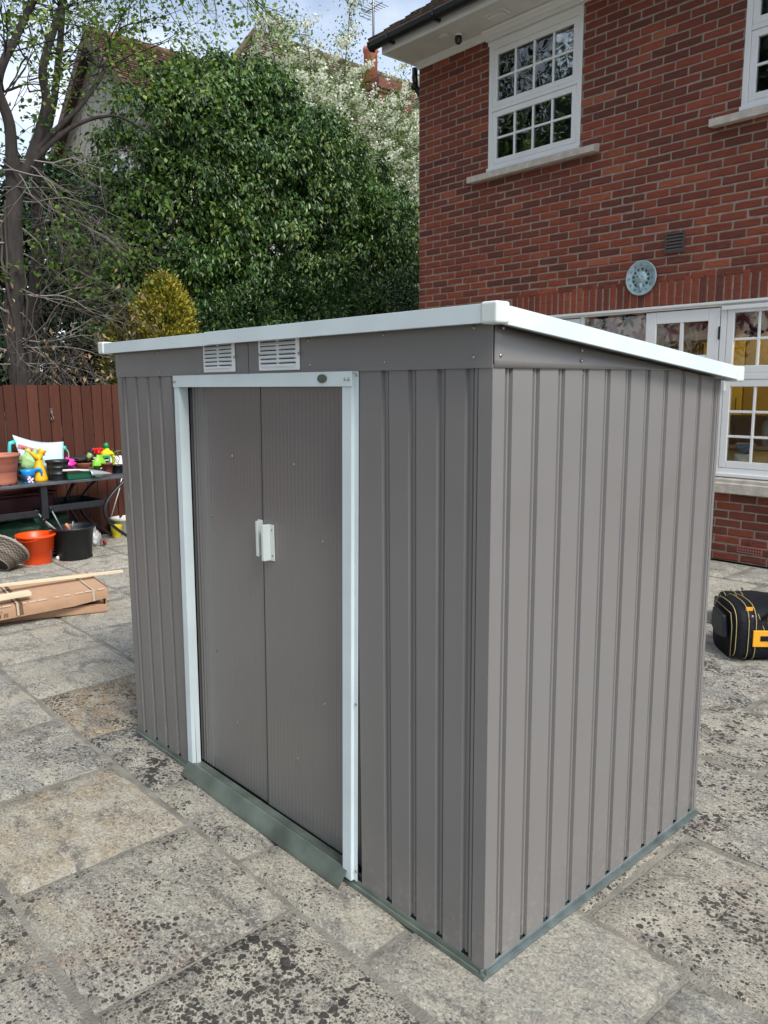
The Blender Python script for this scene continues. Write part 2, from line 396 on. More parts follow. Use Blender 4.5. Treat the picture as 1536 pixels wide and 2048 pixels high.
ribbed(groove(gs, .03, D-.0), side, .022, lambda s: min(H1+.01, TR(s))).build('side_panel', M_shed, shed, fixn=False)
ribbed(groove(gs, .03, D-.0), lambda s, d, z: (-W-d, s, z), .022, lambda s: min(H1+.01, TR(s))).build('side_panel', M_shed, shed, fixn=False)
gb = [-.09-.109*k for k in range(18)]
ribbed(groove(gb, -W+.02, -.02), lambda s, d, z: (s, D+d, z), .022, lambda s: TR(D)).build('back_panel', M_shed, shed, fixn=False)
# corner posts (folded L)
b = MB(); b.box(-.042, .0025, -.0025, -.0012, .014, H1+.005); b.box(.0012, .0025, -.0012, .044, .014, H1+.005)
b.build('corner_post', M_shed, shed, bevel=.0012)
b = MB(); b.box(-W-.0025, -W+.04, -.0025, -.0012, .014, H1+.005); b.build('corner_post', M_shed, shed)
b = MB(); b.box(.0005, .002, D-.014, D+.002, .014, TR(D)); b.build('corner_post', M_shed, shed)
b = MB(); b.box(-.0455, -.0435, -.0006, .0006, .02, H1); b.build('seam_gap', M_dark, shed)
# fascia
b = MB(); b.box(-W-.004, .0045, -.0058, -.0040, H1-.004, 1.735); b.build('front_fascia', M_shed, shed, bevel=.0008)
b = MB(); b.box(-1.0405, -1.039, -.0066, -.0060, H1-.004, 1.735); b.build('fascia_seam', M_dark, shed)
def side_fascia(x):
    b = MB(); yend = -.05+(1.717-H1)/.1033
    def pt(i, f):
        y = yend*i/26; z0 = H1-.004; z1 = max(z0+.0005, TR(y)+.004); v = f/5
        q = -.010*v*v*math.sin(min(1, y/.25)*math.pi/2)
        return (x+q*(1 if x > -1 else -1), y, z0+(z1-z0)*v)
    b.sheet(pt, 27, 6); return b
side_fascia(.0045).build('side_fascia', M_shed, shed, solid=.0015)
side_fascia(-W-.0045).build('side_fascia', M_shed, shed, solid=.0015)
# base rails : stepped channel
prof = [(-.003, .0), (-.003, .026), (.0005, .026), (.0015, .0245), (.004, .012), (.006, .011), (.010, .014), (.012, .0135), (.013, .003), (.013, 0)]
b = MB(); b.prism([(-y, z) for y, z in prof], 'x', -W-.012, .0125); b.build('base_rail', M_sill, shed)
b = MB(); b.prism([(x, z) for x, z in prof], 'y', -.0125, D+.012); b.build('base_rail', M_galv, shed)
b = MB(); b.box(-W-.012, -W+.003, -.01, D+.012, 0, .02); b.build('base_rail', M_galv, shed)
b = MB(); b.box(-W, -.012, .0125, .0135, .0, .042); b.box(-.0140, -.0130, .014, D, .0, .042); b.build('inner_rail', M_galv, shed)
# roof
ov = .052
b = MB(); zt = lambda y: TR(y)+.036
n = 22
for k in range(n):
    xa = -W-ov+.01+(W+2*ov-.02)*k/n; xb = -W-ov+.01+(W+2*ov-.02)*(k+1)/n; xm = xa+(xb-xa)*.2; xn = xa+(xb-xa)*.8
    for p, q, h0, h1 in ((xa, xm, 0, .008), (xm, xn, .008, .008), (xn, xb, .008, 0)):
        b.poly([(p, -ov+.01, zt(-ov)-.012+h0), (q, -ov+.01, zt(-ov)-.012+h1), (q, D+ov-.01, zt(D+ov)-.012+h1), (p, D+ov-.01, zt(D+ov)-.012+h0)])
b.poly([(-W-ov+.01, -ov+.01, TR(-ov)+.006), (ov-.01, -ov+.01, TR(-ov)+.006), (ov-.01, D+ov-.01, TR(D+ov)+.006), (-W-ov+.01, D+ov-.01, TR(D+ov)+.006)])
b.build('roof', M_shed, shed, fixn=False)
zf = TR(-ov)
def trim_front(x0, x1, y0, z0, th=.0016, h=.043):
    b = MB(); b.box(x0, x1, y0-th, y0, z0, z0+h); b.box(x0, x1, y0, y0+.03, z0+h-.0016, z0+h); b.box(x0, x1, y0, y0+.012, z0, z0+.0016); return b
trim_front(-1.236, .02, -ov, zf).build('roof_trim', M_white, shed, bevel=.0008)
trim_front(-W-.03, -1.225, -ov+.002, zf-.002).build('roof_trim', M_white, shed, bevel=.0008)
def slope_trim(x0, sgn):
    b = MB()
    ya, yb = -ov+.03, D+ov-.03
    for (xo, xi, za, zb) in ((0, -.0016, 0, .043), (-.0016, -.03, .0414, .043), (-.0016, -.012, 0, .0016)):
        xs = sorted((x0+sgn*xo, x0+sgn*xi))
        P = [(x, y, TR(y)+z) for z in (za, zb) for y in (ya, yb) for x in xs]
        n_ = len(b.v); b.v += P
        for q in ((0,2,3,1),(4,5,7,6),(0,1,5,4),(2,6,7,3),(0,4,6,2),(1,3,7,5)): b.face([n_+i for i in q])
    return b
slope_trim(ov, 1).build('roof_trim', M_white, shed, bevel=.0008)
slope_trim(-W-ov, -1).build('roof_trim', M_white, shed, bevel=.0008)
b = MB(); b.box(-W-.03, .02, D+ov, D+ov+.0016, TR(D+ov), TR(D+ov)+.043); b.build('roof_trim', M_white, shed)
for (cx, cy) in ((ov, -ov), (-W-ov, -ov), (ov, D+ov), (-W-ov, D+ov)):
    b = MB(); sx = 1 if cx > -1 else -1; sy = 1 if cy > 0 else -1; z = TR(cy)
    xs = sorted((cx+sx*.0045, cx-sx*.044)); ys = sorted((cy+sy*.0045, cy-sy*.044))
    b.box(xs[0], xs[1], ys[0], ys[1], z-.003, z+.047); b.build('corner_cap', M_cap, shed, bevel=.006, seg=3)
# door frame (it leans a little to the left at its foot)
def lean(b): b.v = [(x-.036*(1-z/1.6), y, z) for x, y, z in b.v]; return b
def post(x0, x1, inner):      # inner: the side on which the door opening lies (+1 right, -1 left)
    b = MB(); b.box(x0, x1, -.0165, -.0150, .024, 1.59)
    xi = x1 if inner > 0 else x0; xo = x0 if inner > 0 else x1
    xs = sorted((xi, xi-inner*.0016)); b.box(xs[0], xs[1], -.0149, .022, .024, 1.59)
    xs = sorted((xo, xo+inner*.0016)); b.box(xs[0], xs[1], -.0149, -.0025, .024, 1.6165)
    xs = sorted((xo, xo-inner*.016)); b.box(xs[0], xs[1], -.0045, -.0022, .024, 1.6165)
    return lean(b)
post(-1.542, -1.506, 1).build('door_post', M_white, shed, bevel=.0008)
post(-.541, -.500, -1).build('door_post', M_white, shed, bevel=.0008)
b = MB(); b.box(-1.545, -.495, -.0195, -.0175, 1.574, 1.6165); b.box(-1.545, -.495, -.0174, -.004, 1.6145, 1.6165); b.box(-1.50, -.545, -.0174, .03, 1.574, 1.576)
b.build('door_header', M_white, shed, bevel=.0008)
# sliding doors, finely ribbed
M_door = mat('satin taupe door steel', (.165, .157, .150), .22, spec=.9)
def door(x0, x1, y, wide):
    b = MB(); b.sm = True; pts = []; x = x0
    while x < x1:
        if wide and x < x0+.085: p, a = .021, .0040
        else: p, a = .0205, .0009
        p = min(p, x1-x) if x1-x > .004 else p
        for q in range(8): pts.append((x+p*q/8, a*(max(0, math.sin((q/8-.25)*math.pi*2)))))
        x += p
    pts.append((x1, 0)); n = len(pts)
    dish = lambda s, z: .0015*math.sin(z*3.1+s*5)*math.sin((s-x0)/(x1-x0)*math.pi)
    b.sheet(lambda i, j: (pts[i][0], y-pts[i][1]+dish(pts[i][0], .045+j*.0777), .045+j*.0777), n, 21)
    b.sm = False; b.poly([(x0, y, .045), (x0, y+.02, .045), (x0, y+.02, 1.599), (x0, y, 1.599)])
    return lean(b)
for (x0, x1, y, wd) in ((-1.535, -1.040, .042, True), (-1.0385, -.47, .038, False)):
    d = door(x0, x1, y, wd).build('door', M_door, shed, fixn=False)
    # pull handle : flat foot, fin standing out, with two screws
    hx = -1.051 if wd else -1.012; s = -1 if wd else 1
    z0, z1 = (.992, 1.116) if wd else (.982, 1.108)
    b = MB(); b.prism([(hx, y-.002), (hx+s*.032, y-.002), (hx+s*.032, y-.0055), (hx+s*.010, y-.007), (hx+s*.007, y-.032), (hx-s*.007, y-.032), (hx-s*.002, y-.007)], 'z', z0, z1)
    hd = b.build('door_handle', M_cap, d, bevel=.0022)
    for z in (z0+.018, z1-.018):
        b = MB(); b.lathe([(.0001, -.003), (.003, -.002), (.0034, 0)], 8, c=(0, 0, 0), M=Matrix.Translation((hx+s*.022, y-.0055, z)) @ Matrix.Rotation(R(-90), 4, 'X')); b.build('screw', M_iron_s, hd)
b = MB(); b.box(-1.0400, -1.0386, .0365, .0415, .05, 1.6); lean(b).build('door_gap', M_dark, shed)
b = MB(); b.box(-1.6, -.45, .048, .050, .02, 1.6); b.build('door_backing', M_dark, shed)
# threshold ramp
def ramp_pts(x): return [(x, .040, .030), (x, .030, .044), (x, .0, .046), (x, -.010, .0525), (x, -.016, .051), (x, -.044, .012), (x, -.050, .014), (x, -.052, .004)]
b = MB()
xs_ = [-1.575+i*(1.575-.555)/12 for i in range(13)]
for i in range(12):
    A, B = ramp_pts(xs_[i]), ramp_pts(xs_[i+1])
    for k in range(7): b.poly([A[k], A[k+1], B[k+1], B[k]])
b.build('threshold', M_sill, shed, solid=.0016, fixn=True)
# vents
for (x0, x1) in ((-1.325, -1.118), (-.972, -.752)):
    b = MB(); b.box(x0, x1, -.012, -.0062, 1.625, 1.722); v = b.build('vent', M_ventw, shed, bevel=.0025)
    b = MB()
    for k in range(6):
        z = 1.636+k*.0135
        b.prism([(-.0125, z), (-.0185, z+.002), (-.0125, z+.0095)], 'x', x0+.018, x1-.018)
    b.build('louvre', M_ventw, v)
    b = MB()
    for k in range(6):
        z = 1.636+k*.0135
        for xa, xb in ((x0+.014, (x0+x1)/2-.008), ((x0+x1)/2+.008, x1-.016)): b.box(xa, xb, -.0141, -.0128, z+.0098, z+.0125)
    b.build('louvre_slot', M_dark, v)
# screws, one mesh shared
b = MB(); b.lathe([(.0001, -.0036), (.0028, -.003), (.0048, -.001), (.0052, 0)], 10, M=Matrix.Rotation(R(-90), 4, 'X'))
scr = b.build('screw', M_screw, shed, loc=(0, 0, 0)); first = True
spots_ = [(-1.225,-.006,1.708),(-1.678,-.006,1.708),(-1.674,-.006,1.632),(-2.04,-.006,1.708),(-2.035,-.006,1.632),(-1.36,-.006,1.632),(-.71,-.006,1.712),(-.705,-.006,1.638),(-.376,-.006,1.712),(-.373,-.006,1.638),(-.056,-.006,1.642),(-.055,-.006,1.712),
 (-1.241,.041,1.328),(-.857,.037,1.325),(-1.40,.041,1.091),(-.715,.037,1.089),(-1.417,.041,.548),(-.721,.037,.544),(-1.27,.041,.30),(-.877,.037,.296),
 (-.525,-.0195,1.594),(-.508,-.0195,1.594),(-1.538,-.0195,1.594),(-1.527,-.0195,1.594),(-.491,-.005,1.606),(-.512,-.005,.62),(-.523,-.005,.06),
 (-.069,.0105,1.605),(-.272,.0105,1.605),(-.066,.0105,.60),(-.069,.0105,.04),(-.272,.0105,.04),(-.752,-.0125,1.674),(-1.118,-.0125,1.674),(-.965,-.0125,1.676)]
for p in spots_:
    if first: scr.location = p; first = False
    else: o = scr.copy(); C.objects.link(o); o.location = p
for p in [(.0055,.022,1.645),(.0055,.03,1.71),(.0055,.36,1.637),(.0055,.36,1.665),(-.010,.172,1.605),(-.010,.39,1.605),(-.010,.172,.035),(-.010,.39,.035),(-.010,.5,.78),(-.010,.608,.035)]:
    o = scr.copy(); C.objects.link(o); o.location = p; o.rotation_euler = (0, 0, R(90))
# oval badge with an embossed script line
b = MB(); b.lathe([(.0001, 0), (.0205, 0), (.022, -.0005), (.0228, -.0022)], 28, sx=1, sy=.56, M=Matrix.Translation((-.628, -.0198, 1.597)) @ Matrix.Rotation(R(90), 4, 'X') @ Matrix.Scale(-1, 4, (0, 0, 1)))
bd = b.build('badge', mat('dull badge metal', (.14, .15, .12), .35, metal=.6), shed)
b = MB(); b.tube([(-.644+.0022*k, -.0212, 1.594+(.0055*math.sin(k*1.9)*(1.5 if k < 3 else .35))) for k in range(14)], .0008, 5)
b.tube([(-.646, -.0212, 1.592), (-.608, -.0212, 1.593)], .0007, 5); b.build('badge_lettering', mat('brass lettering', (.5, .45, .28), .3, metal=.7), bd)
# ---------------------------------------------------------------- brick house (local x along the wall, -y outward)
TH = -.0124
house = thing('brick_house', 'red brick house with white small-paned windows, deep white soffit and black gutter', 'house', (-2, 5.4383, 0), TH)
M_brick = tintmat('red facing brick', [(0, (.105, .038, .028)), (.25, (.145, .045, .031)), (.5, (.19, .051, .031)), (.75, (.245, .064, .036)), (1, (.30, .095, .053))], .85, bump=.9, bscale=34, mixn=.5, nscale=16, stretch=(.5, 1, 1.3), spec=.25)
M_mort2 = mat('brick mortar', (.26, .215, .175), .95, noise=.25, nscale=14, bump=.5, bscale=80)
M_paint = mat('white gloss paint', (.74, .75, .74), .28, noise=.04, nscale=3)
M_soffit = mat('soffit paint', (.60, .61, .57), .5, noise=.08, nscale=4)
M_stone = mat('stone sill', (.48, .44, .38), .8, noise=.18, nscale=14, bump=.4, bscale=60)
M_black = mat('black plastic', (.012, .013, .016), .3)
M_glass = glassmat('window glass'); M_glass2 = glassmat('kitchen glass', extra=.01, gain=1.0)
UL, UR, ZT = -3.74, 3.9, 5.2
OP = [(-2.667, -1.498, 3.835, 5.2), (.08, 1.25, 3.79, 5.2), (-2.25, .014, 0, .755), (-2.25, .058, .755, 2.268), (.058, 1.75, .755, 2.268)]
b = MB()
us = sorted({UL, UR}|{o[0] for o in OP}|{o[1] for o in OP}); zs = sorted({0, ZT}|{o[2] for o in OP}|{o[3] for o in OP})
for i in range(len(us)-1):
    for j in range(len(zs)-1):
        um, zm = (us[i]+us[i+1])/2, (zs[j]+zs[j+1])/2
        if any(o[0] < um < o[1] and o[2] < zm < o[3] for o in OP): continue
        b.poly([(us[i], .004, zs[j]), (us[i+1], .004, zs[j]), (us[i+1], .004, zs[j+1]), (us[i], .004, zs[j+1])])
for (a, c, d, e) in OP:      # reveals
    for x in (a, c): b.poly([(x, .004, d), (x, .1, d), (x, .1, e), (x, .004, e)])
wm = b.build('wall_mortar', M_mort2, house, fixn=False)
bw = MB()
def brick(x0, x1, z0, z1, vert=False, depth=.0, tint=None):
    if x1-x0 < .03 or z1-z0 < .02: return
    nx, nz_ = (7, 4) if not vert else (4, 7)
    bw.cur = tint if tint is not None else min(1, max(0, rnd.gauss(.5, .19) if rnd.random() < .8 else rnd.uniform(.1, .3)))
    sd_ = rnd.random()*50; base = len(bw.v); tl = (rnd.uniform(-.0022, .0022), rnd.uniform(-.0022, .0022)); pr = rnd.uniform(-.0015, .002)
    w_, h_ = x1-x0, z1-z0
    for j in range(nz_):
        for i in range(nx):
            # ring next to the border sits close to it so arrises stay narrow
            U = [0, min(.12, .006/w_*1.6)]+[k/(nx-3) for k in range(1, nx-3)]+[1-min(.12, .006/w_*1.6), 1]
            V = [0, min(.2, .006/h_*1.6)]+[k/(nz_-3) for k in range(1, nz_-3)]+[1-min(.2, .006/h_*1.6), 1]
            u_, v_ = U[i], V[j]
            x = x0+w_*u_; z = z0+h_*v_; edge = i in (0, nx-1) or j in (0, nz_-1)
            x += .0022*mnoise.noise(Vector((x*23+sd_, z*23, 1))) if i in (0, nx-1) else 0
            z += .0028*mnoise.noise(Vector((x*23+sd_, z*23, 9))) if j in (0, nz_-1) else 0
            y = -.001-pr+tl[0]*(u_-.5)+tl[1]*(v_-.5)-(.0045*mnoise.noise(Vector((x*26+sd_, z*60, 4))) if not edge else -.006)
            bw.v.append((x, y, z))
    bw.sm = False
    for j in range(nz_-1):
        for i in range(nx-1):
            a = base+j*nx+i; bw.face((a, a+1, a+nx+1, a+nx))
BL, MJ, CH = .2385, .010, .075
def lay(z, x0, x1):
    free = [(x0, x1)]
    for (a, c, d, e) in OP:
        if d-.02 < z+CH/2 < e+.0:
            nf = []
            for p, q in free:
                if a > p and c < q: nf += [(p, a-.004), (c+.004, q)]
                elif a <= p < c < q: nf += [(c+.004, q)]
                elif p < a < q <= c: nf += [(p, a-.004)]
                elif a <= p and q <= c: pass
                else: nf.append((p, q))
            free = nf
    return free
row = 0; z = .0
while z < ZT-.02:
    sold = 2.268 <= z+.037 < 2.51
    fr = lay(z, UL, UR)
    for (p, q) in fr:
        x = UL+(-BL/2 if row % 2 else 0)
        while x < q:
            xa, xb = max(x, p), min(x+BL-MJ, q)
            if sold and xa < 1.95 and xb > -2.3:
                if xa < -2.3: xb = min(xb, -2.3)
                elif xb > 1.95: xa = max(xa, 1.95)
                else: x += BL; continue
            if xb-xa > .035:
                dark = .0
                brick(xa, xb, z+.0065+rnd.uniform(-.001, .001), z+CH-.0035)
            x += BL
    row += 1; z += CH
x = -2.3
while x < 1.94:
    brick(x, x+.0655, 2.2735, 2.516, vert=True); x += .0752
wall = bw.build('wall', M_brick, house, fixn=False)
wm.parent = house
# left return and plain outer shell
M_brick2 = mat('brick flank', (.19, .06, .045), .9, noise=.3, nscale=20, bump=.5, bscale=40)
b = MB(); b.box(UL+.001, UL+.09, .012, 7, 0, ZT); b.box(UR-.1, UR, .012, 7, 0, ZT); b.box(UL, UR, 6.9, 7, 0, ZT); b.build('flank_wall', M_brick2, house)
# ---- windows
def frame_rect(b, x0, x1, z0, z1, t, y0, y1, tb=None):
    tb = tb or t
    b.box(x0, x0+t, y0, y1, z0, z1); b.box(x1-t, x1, y0, y1, z0, z1); b.box(x0+t, x1-t, y0, y1, z1-t, z1); b.box(x0+t, x1-t, y0, y1, z0, z0+tb)
def sash(x0, x1, z0, z1, nc, nr, parent, y, t=.055, mt=.022, mat_=None, g=None, tb=None):
    b = MB(); frame_rect(b, x0, x1, z0, z1, t, y-.02, y+.02, tb); tb = tb or t
    gx0, gx1, gz0, gz1 = x0+t, x1-t, z0+tb, z1-t
    for k in range(1, nc): x = gx0+(gx1-gx0)*k/nc; b.box(x-mt/2, x+mt/2, y-.014, y+.014, gz0, gz1)
    for k in range(1, nr): z = gz0+(gz1-gz0)*k/nr; b.box(gx0, gx1, y-.0125, y+.0125, z-mt/2, z+mt/2)
    s = b.build('sash', mat_ or M_paint, parent, bevel=.004)
    b = MB(); b.box(gx0-.004, gx1+.004, y-.003, y+.003, gz0-.004, gz1+.004); b.build('glass_pane', g or M_glass, parent)
def casement(x0, x1, z0, z1, zmid):
    b = MB(); frame_rect(b, x0, x1, z0, z1, .05, -.006, .08, .06)
    b.box(x0+.05, x1-.05, -.010, .08, zmid-.02, zmid+.02); b.box(x0-.005, x1+.005, -.03, .0, z0-.004, z0+.03)
    b.box(x0-.006, x1+.006, -.024, .03, z1-.005, z1+.03)
    f = b.build('window', M_paint, house, bevel=.005)
    sash(x0+.052, x1-.052, zmid+.022, z1-.052, 4, 2, f, .018); sash(x0+.052, x1-.052, z0+.062, zmid-.022, 4, 2, f, .018)
    b = MB(); b.prism([(.06, z0-.005), (.06, z0-.075), (-.10, z0-.090), (-.10, z0-.028), (-.02, z0-.004)], 'x', x0-.225, x1+.225)
    b.build('window_sill', M_stone, house, bevel=.004)
casement(-2.667, -1.498, 3.84, 5.10, 4.455)
casement(.08, 1.25, 3.79, 5.06, 4.41)
# ---- kitchen screen
b = MB()
b.box(-2.25, 1.75, -.004, .09, 2.225, 2.266); b.box(-2.25, 1.76, -.034, -.004, 2.243, 2.266)
b.box(.018, .072, -.006, .09, .757, 2.225); b.box(-1.42, -1.38, -.006, .09, 0, 2.225); b.box(-2.25, -2.2, -.006, .09, 0, 2.225); b.box(1.70, 1.75, -.006, .09, .755, 2.225)
b.box(.03, 1.75, -.03, .0, 2.19, 2.225)
b.box(.072, 1.70, -.006, .09, .755, .83); b.box(.06, 1.76, -.04, 0, .755, .785)
b.box(.072, 1.70, -.012, .085, 1.60, 1.655)
kf = b.build('window_frame', M_paint, house, bevel=.004)
w1 = MB(); w1.box(.073, .076, 0, .08, .83, 2.19); kw = w1.build('window', M_paint, house)
for (a, c) in ((.078, .62), (.624, 1.16), (1.164, 1.697)):
    sash(a, c, 1.657, 2.223, 2, 2, kw, .012, t=.06, g=M_glass2); sash(a, c, .832, 1.598, 2, 3, kw, .012, t=.06, g=M_glass2)
b = MB(); b.box(.085, .10, -.03, -.012, 1.50, 1.585); b.box(.075, .11, -.022, -.008, 1.575, 1.592); b.build('stay', M_paint, kw, bevel=.002)
def door_leaf(a, c):
    b = MB(); b.box(a, a+.001, 0, .03, .02, 2.2); d = b.build('french_door', M_paint, house)
    b = MB(); t = .105; z0, z1 = .02, 2.215
    frame_rect(b, a, c, z0, z1, t, -.004, .035, .25)
    m_ = (a+c)/2; b.box(m_-.017, m_+.017, 0, .03, .27, z1-t)
    for k in range(1, 6): z = .27+(z1-t-.27)*k/6; b.box(a+t, c-t, .001, .029, z-.014, z+.014)
    b.build('door_sash', M_paint, d, bevel=.004)
    b = MB(); b.box(a+t-.004, c-t+.004, .012, .018, .266, z1-t+.004); b.build('glass_pane', M_glass2, d)
    return d
d1 = door_leaf(-.697, .010); door_leaf(-2.198, -1.425)
for z in (2.0, 1.2, .35): b = MB(); b.box(.004, .020, -.013, -.003, z-.055, z+.055); b.build('hinge', M_black, d1)
b = MB(); b.box(-1.38, -.70, .02, .026, .02, 2.2); b.build('glass_pane', M_glass2, kf)
b = MB(); b.prism([(.06, .752), (.06, .62), (-.075, .615), (-.075, .70), (-.055, .703), (-.055, .735), (-.02, .752)], 'x', .062, 1.9); b.build('window_sill', M_stone, house, bevel=.004)
# ---- rooms behind the glass
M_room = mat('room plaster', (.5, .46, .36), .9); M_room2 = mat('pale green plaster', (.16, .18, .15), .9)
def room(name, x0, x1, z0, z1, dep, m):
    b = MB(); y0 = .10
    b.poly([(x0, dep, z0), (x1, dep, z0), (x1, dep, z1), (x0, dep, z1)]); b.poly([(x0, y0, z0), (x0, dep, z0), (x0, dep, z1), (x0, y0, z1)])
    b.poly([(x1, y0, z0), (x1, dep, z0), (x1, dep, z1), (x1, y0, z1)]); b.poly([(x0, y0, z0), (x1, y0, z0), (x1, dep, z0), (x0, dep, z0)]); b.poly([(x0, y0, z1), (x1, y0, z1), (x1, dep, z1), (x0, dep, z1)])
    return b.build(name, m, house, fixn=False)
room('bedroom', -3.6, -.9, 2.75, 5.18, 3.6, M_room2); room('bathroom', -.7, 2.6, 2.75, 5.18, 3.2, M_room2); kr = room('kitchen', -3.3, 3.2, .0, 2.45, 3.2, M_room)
b = MB(); b.box(-2.66, -1.5, .12, .14, 4.78, 5.15); b.build('roller_blind', mat('pale green blind', (.42, .5, .36), .8), house)
M_yel = tintmat('yellow cabinet door', [(0, (.10, .055, .008)), (.4, (.34, .21, .012)), (.7, (.62, .40, .02)), (1, (.72, .48, .03))], .3, mixn=.2, nscale=3); M_yel2 = mat('cabinet edge', (.25, .13, .02), .5)
b = MB(); x = -2.0
while x < 3.0:
    b.cur = rnd.choice([.15, .45, .75, .9]); b.box(x+.006, x+.43, 1.10, 1.55, 1.25, 1.98); b.cur = rnd.choice([.3, .7]); b.box(x+.006, x+.43, 1.3, 1.6, .1, .88)
    b.cur = .05; b.box(x+.006, x+.43, 1.0975, 1.0995, 1.60, 1.615); b.box(x+.37, x+.38, 1.09, 1.097, 1.30, 1.42); x += .44
cb = b.build('kitchen_cabinet', M_yel, house, bevel=.003)
b = MB(); b.box(-2.05, 3.1, 1.12, 1.6, 1.24, 1.985); b.box(-2.05, 3.1, 1.32, 1.9, 0, .92); b.build('carcass', M_yel2, cb)
b = MB(); b.box(-2.05, 3.1, 1.25, 1.9, .90, .94); b.build('worktop', mat('worktop', (.3, .2, .12), .3), cb)
for k_, (x_, w_, h_, m__) in enumerate(((-.1, .10, .26, (.5, .5, .48)), (.2, .16, .18, (.25, .08, .05)), (.5, .09, .30, (.05, .08, .10)), (.8, .2, .14, (.55, .50, .40)), (-.5, .12, .22, (.12, .2, .08)))):
    jr = MB(); jr.lathe([(w_*.5, 0), (w_*.55, h_*.5), (w_*.45, h_*.9), (w_*.35, h_)], 14, c=(x_, 1.40, .941)); jr.build('worktop_jar', mat('jar glaze %d' % k_, m__, .3), cb)
b = MB(); b.box(.95, 3, .35, .5, .8, 1.5); b.build('breakfast_unit', mat('brown unit', (.12, .07, .04), .5), house)
bl = MB(); 
def bz(i, j): return (-2.2+i*.06, .135+.004*math.sin(i*.9)+.006*(j % 2), 1.955+j*.0575)
bl.sheet(bz, 66, 6); blind = bl.build('kitchen_blind', mat('cream blind fabric', (.85, .62, .52), .9), house, solid=.002)
pur = [mat('plum flower print', (.07, .012, .03), .9), mat('pink flower print', (.50, .19, .23), .9), mat('mauve flower print', (.24, .06, .10), .9)]
r3 = random.Random(4)
def petal(bb, cx, cz, a, L_, w_):
    pts = []; n_ = 10
    for k in range(n_):
        t_ = k/n_*2*math.pi; lx = L_/2+L_/2*math.cos(t_); lz = w_*math.sin(t_)*(.55+.45*math.sin((lx/L_)*math.pi))
        X = cx+lx*math.cos(a)-lz*math.sin(a); Z = cz+lx*math.sin(a)+lz*math.cos(a)
        pts.append((X, .1265+r3.random()*.0002, min(2.24, max(1.957, Z))))
    bb.poly(pts)
k = 0; x = -2.15
while x < 1.7:
    z = r3.choice([2.0, 2.06, 2.13, 2.2]); c_ = k % 3; a0 = r3.random()*6; nP = 6; L_ = r3.uniform(.08, .115)
    fb = MB()
    for p in range(nP): petal(fb, x, z, a0+p*2*math.pi/nP, L_, .021)
    fb.build('flower_print', pur[c_], blind, fixn=False)
    x += r3.uniform(.075, .12); k += 1

tz = thing('ceramic_pot', 'white ceramic pot standing just inside the kitchen window', 'pot', (-1.78, 5.58, .84))
b = MB(); b.lathe([(.05, 0), (.065, .07), (.068, .11), (.060, .11), (.05, .02), (.001, .02)], 18); b.build('pot_body', M_cap, tz)
tz = thing('glass_bowl', 'blue tinted glass bowl above the white pot inside the kitchen window', 'bowl', (-1.77, 5.60, .951))
b = MB(); b.lathe([(.03, 0), (.07, .04), (.085, .09), (.08, .09), (.06, .04), (.001, .01)], 18); b.build('bowl_body', mat('blue glass', (.12, .2, .3), .1), tz)
kl = thing('kitchen_lamp', 'lit white ceiling lamp inside the kitchen', 'lamp', (-1.3, 6.35, 2.30))
b = MB(); b.lathe([(.0001, 0), (.09, .01), (.11, .05), (.10, .06)], 20); b.build('lamp_shade', mat('lit opal shade', (.9, .8, .6), .4), kl)
bpy.data.materials['lit opal shade'].node_tree.nodes['Principled BSDF'].inputs['Emission Color'].default_value = (1, .75, .4, 1)
bpy.data.materials['lit opal shade'].node_tree.nodes['Principled BSDF'].inputs['Emission Strength'].default_value = 6
pl = bpy.data.lights.new('lamp_light', 'POINT'); pl.energy = 20; pl.color = (1, .84, .62); pl.shadow_soft_size = .1
plo = bpy.data.objects.new('lamp_light', pl); C.objects.link(plo); plo.parent = kl; plo.location = (0, 0, -.12)
# ---- eaves
b = MB(); b.box(UL-.06, UR+.3, -.50, .0, 5.232, 5.25); b.build('soffit', M_soffit, house)
b = MB(); b.box(UL-.065, UR+.3, -.52, -.502, 5.222, 5.36); b.box(UL-.065, UL-.045, -.50, .3, 5.222, 5.36); b.build('fascia_board', M_paint, house, bevel=.004)
b = MB(); cp = [(0, 5.17), (-.012, 5.17), (-.016, 5.185), (-.03, 5.195), (-.034, 5.21), (-.055, 5.222), (-.058, 5.2315), (0, 5.2315)]
b.prism([(y, z) for y, z in cp], 'x', UL-.02, -2.695)
b.prism([(y-.055, z-.005) for y, z in cp], 'x', -2.695, UR); b.box(-2.68, UR, -.052, 0, 5.135, 5.23); b.build('cornice', M_paint, house)
b = MB()
for k in range(9):
    pass
gp = [(-.525, 5.345), (-.535, 5.30), (-.565, 5.275), (-.60, 5.275), (-.632, 5.30), (-.64, 5.345), (-.632, 5.345), (-.625, 5.305), (-.598, 5.283), (-.567, 5.283), (-.542, 5.305), (-.533, 5.345)]
b.prism(gp, 'x', UL-.16, UR+.3); b.prism([(-.53, 5.34), (-.535, 5.27), (-.60, 5.262), (-.642, 5.30), (-.645, 5.35)], 'x', UL-.175, UL-.155)
for x in (-3.6, -2.9, -2.0, -1.1, -.2, .7, 1.6, 2.5): b.prism([(-.52, 5.345), (-.53, 5.262), (-.60, 5.258), (-.648, 5.30), (-.648, 5.352)], 'x', x, x+.025)
b.build('gutter', M_black, house)
b = MB(); b.tube([(UL-.10, .03, 5.225), (UL-.105, .035, 5.12), (UL-.11, .06, 5.02), (UL-.075, .10, 4.94), (UL-.06, .14, 4.85), (UL-.06, .14, .1)], .034, 10)
b.tube([(UL-.11, .035, 5.06), (UL-.11, .035, 5.0)], .042, 10); b.build('downpipe', M_black, house)
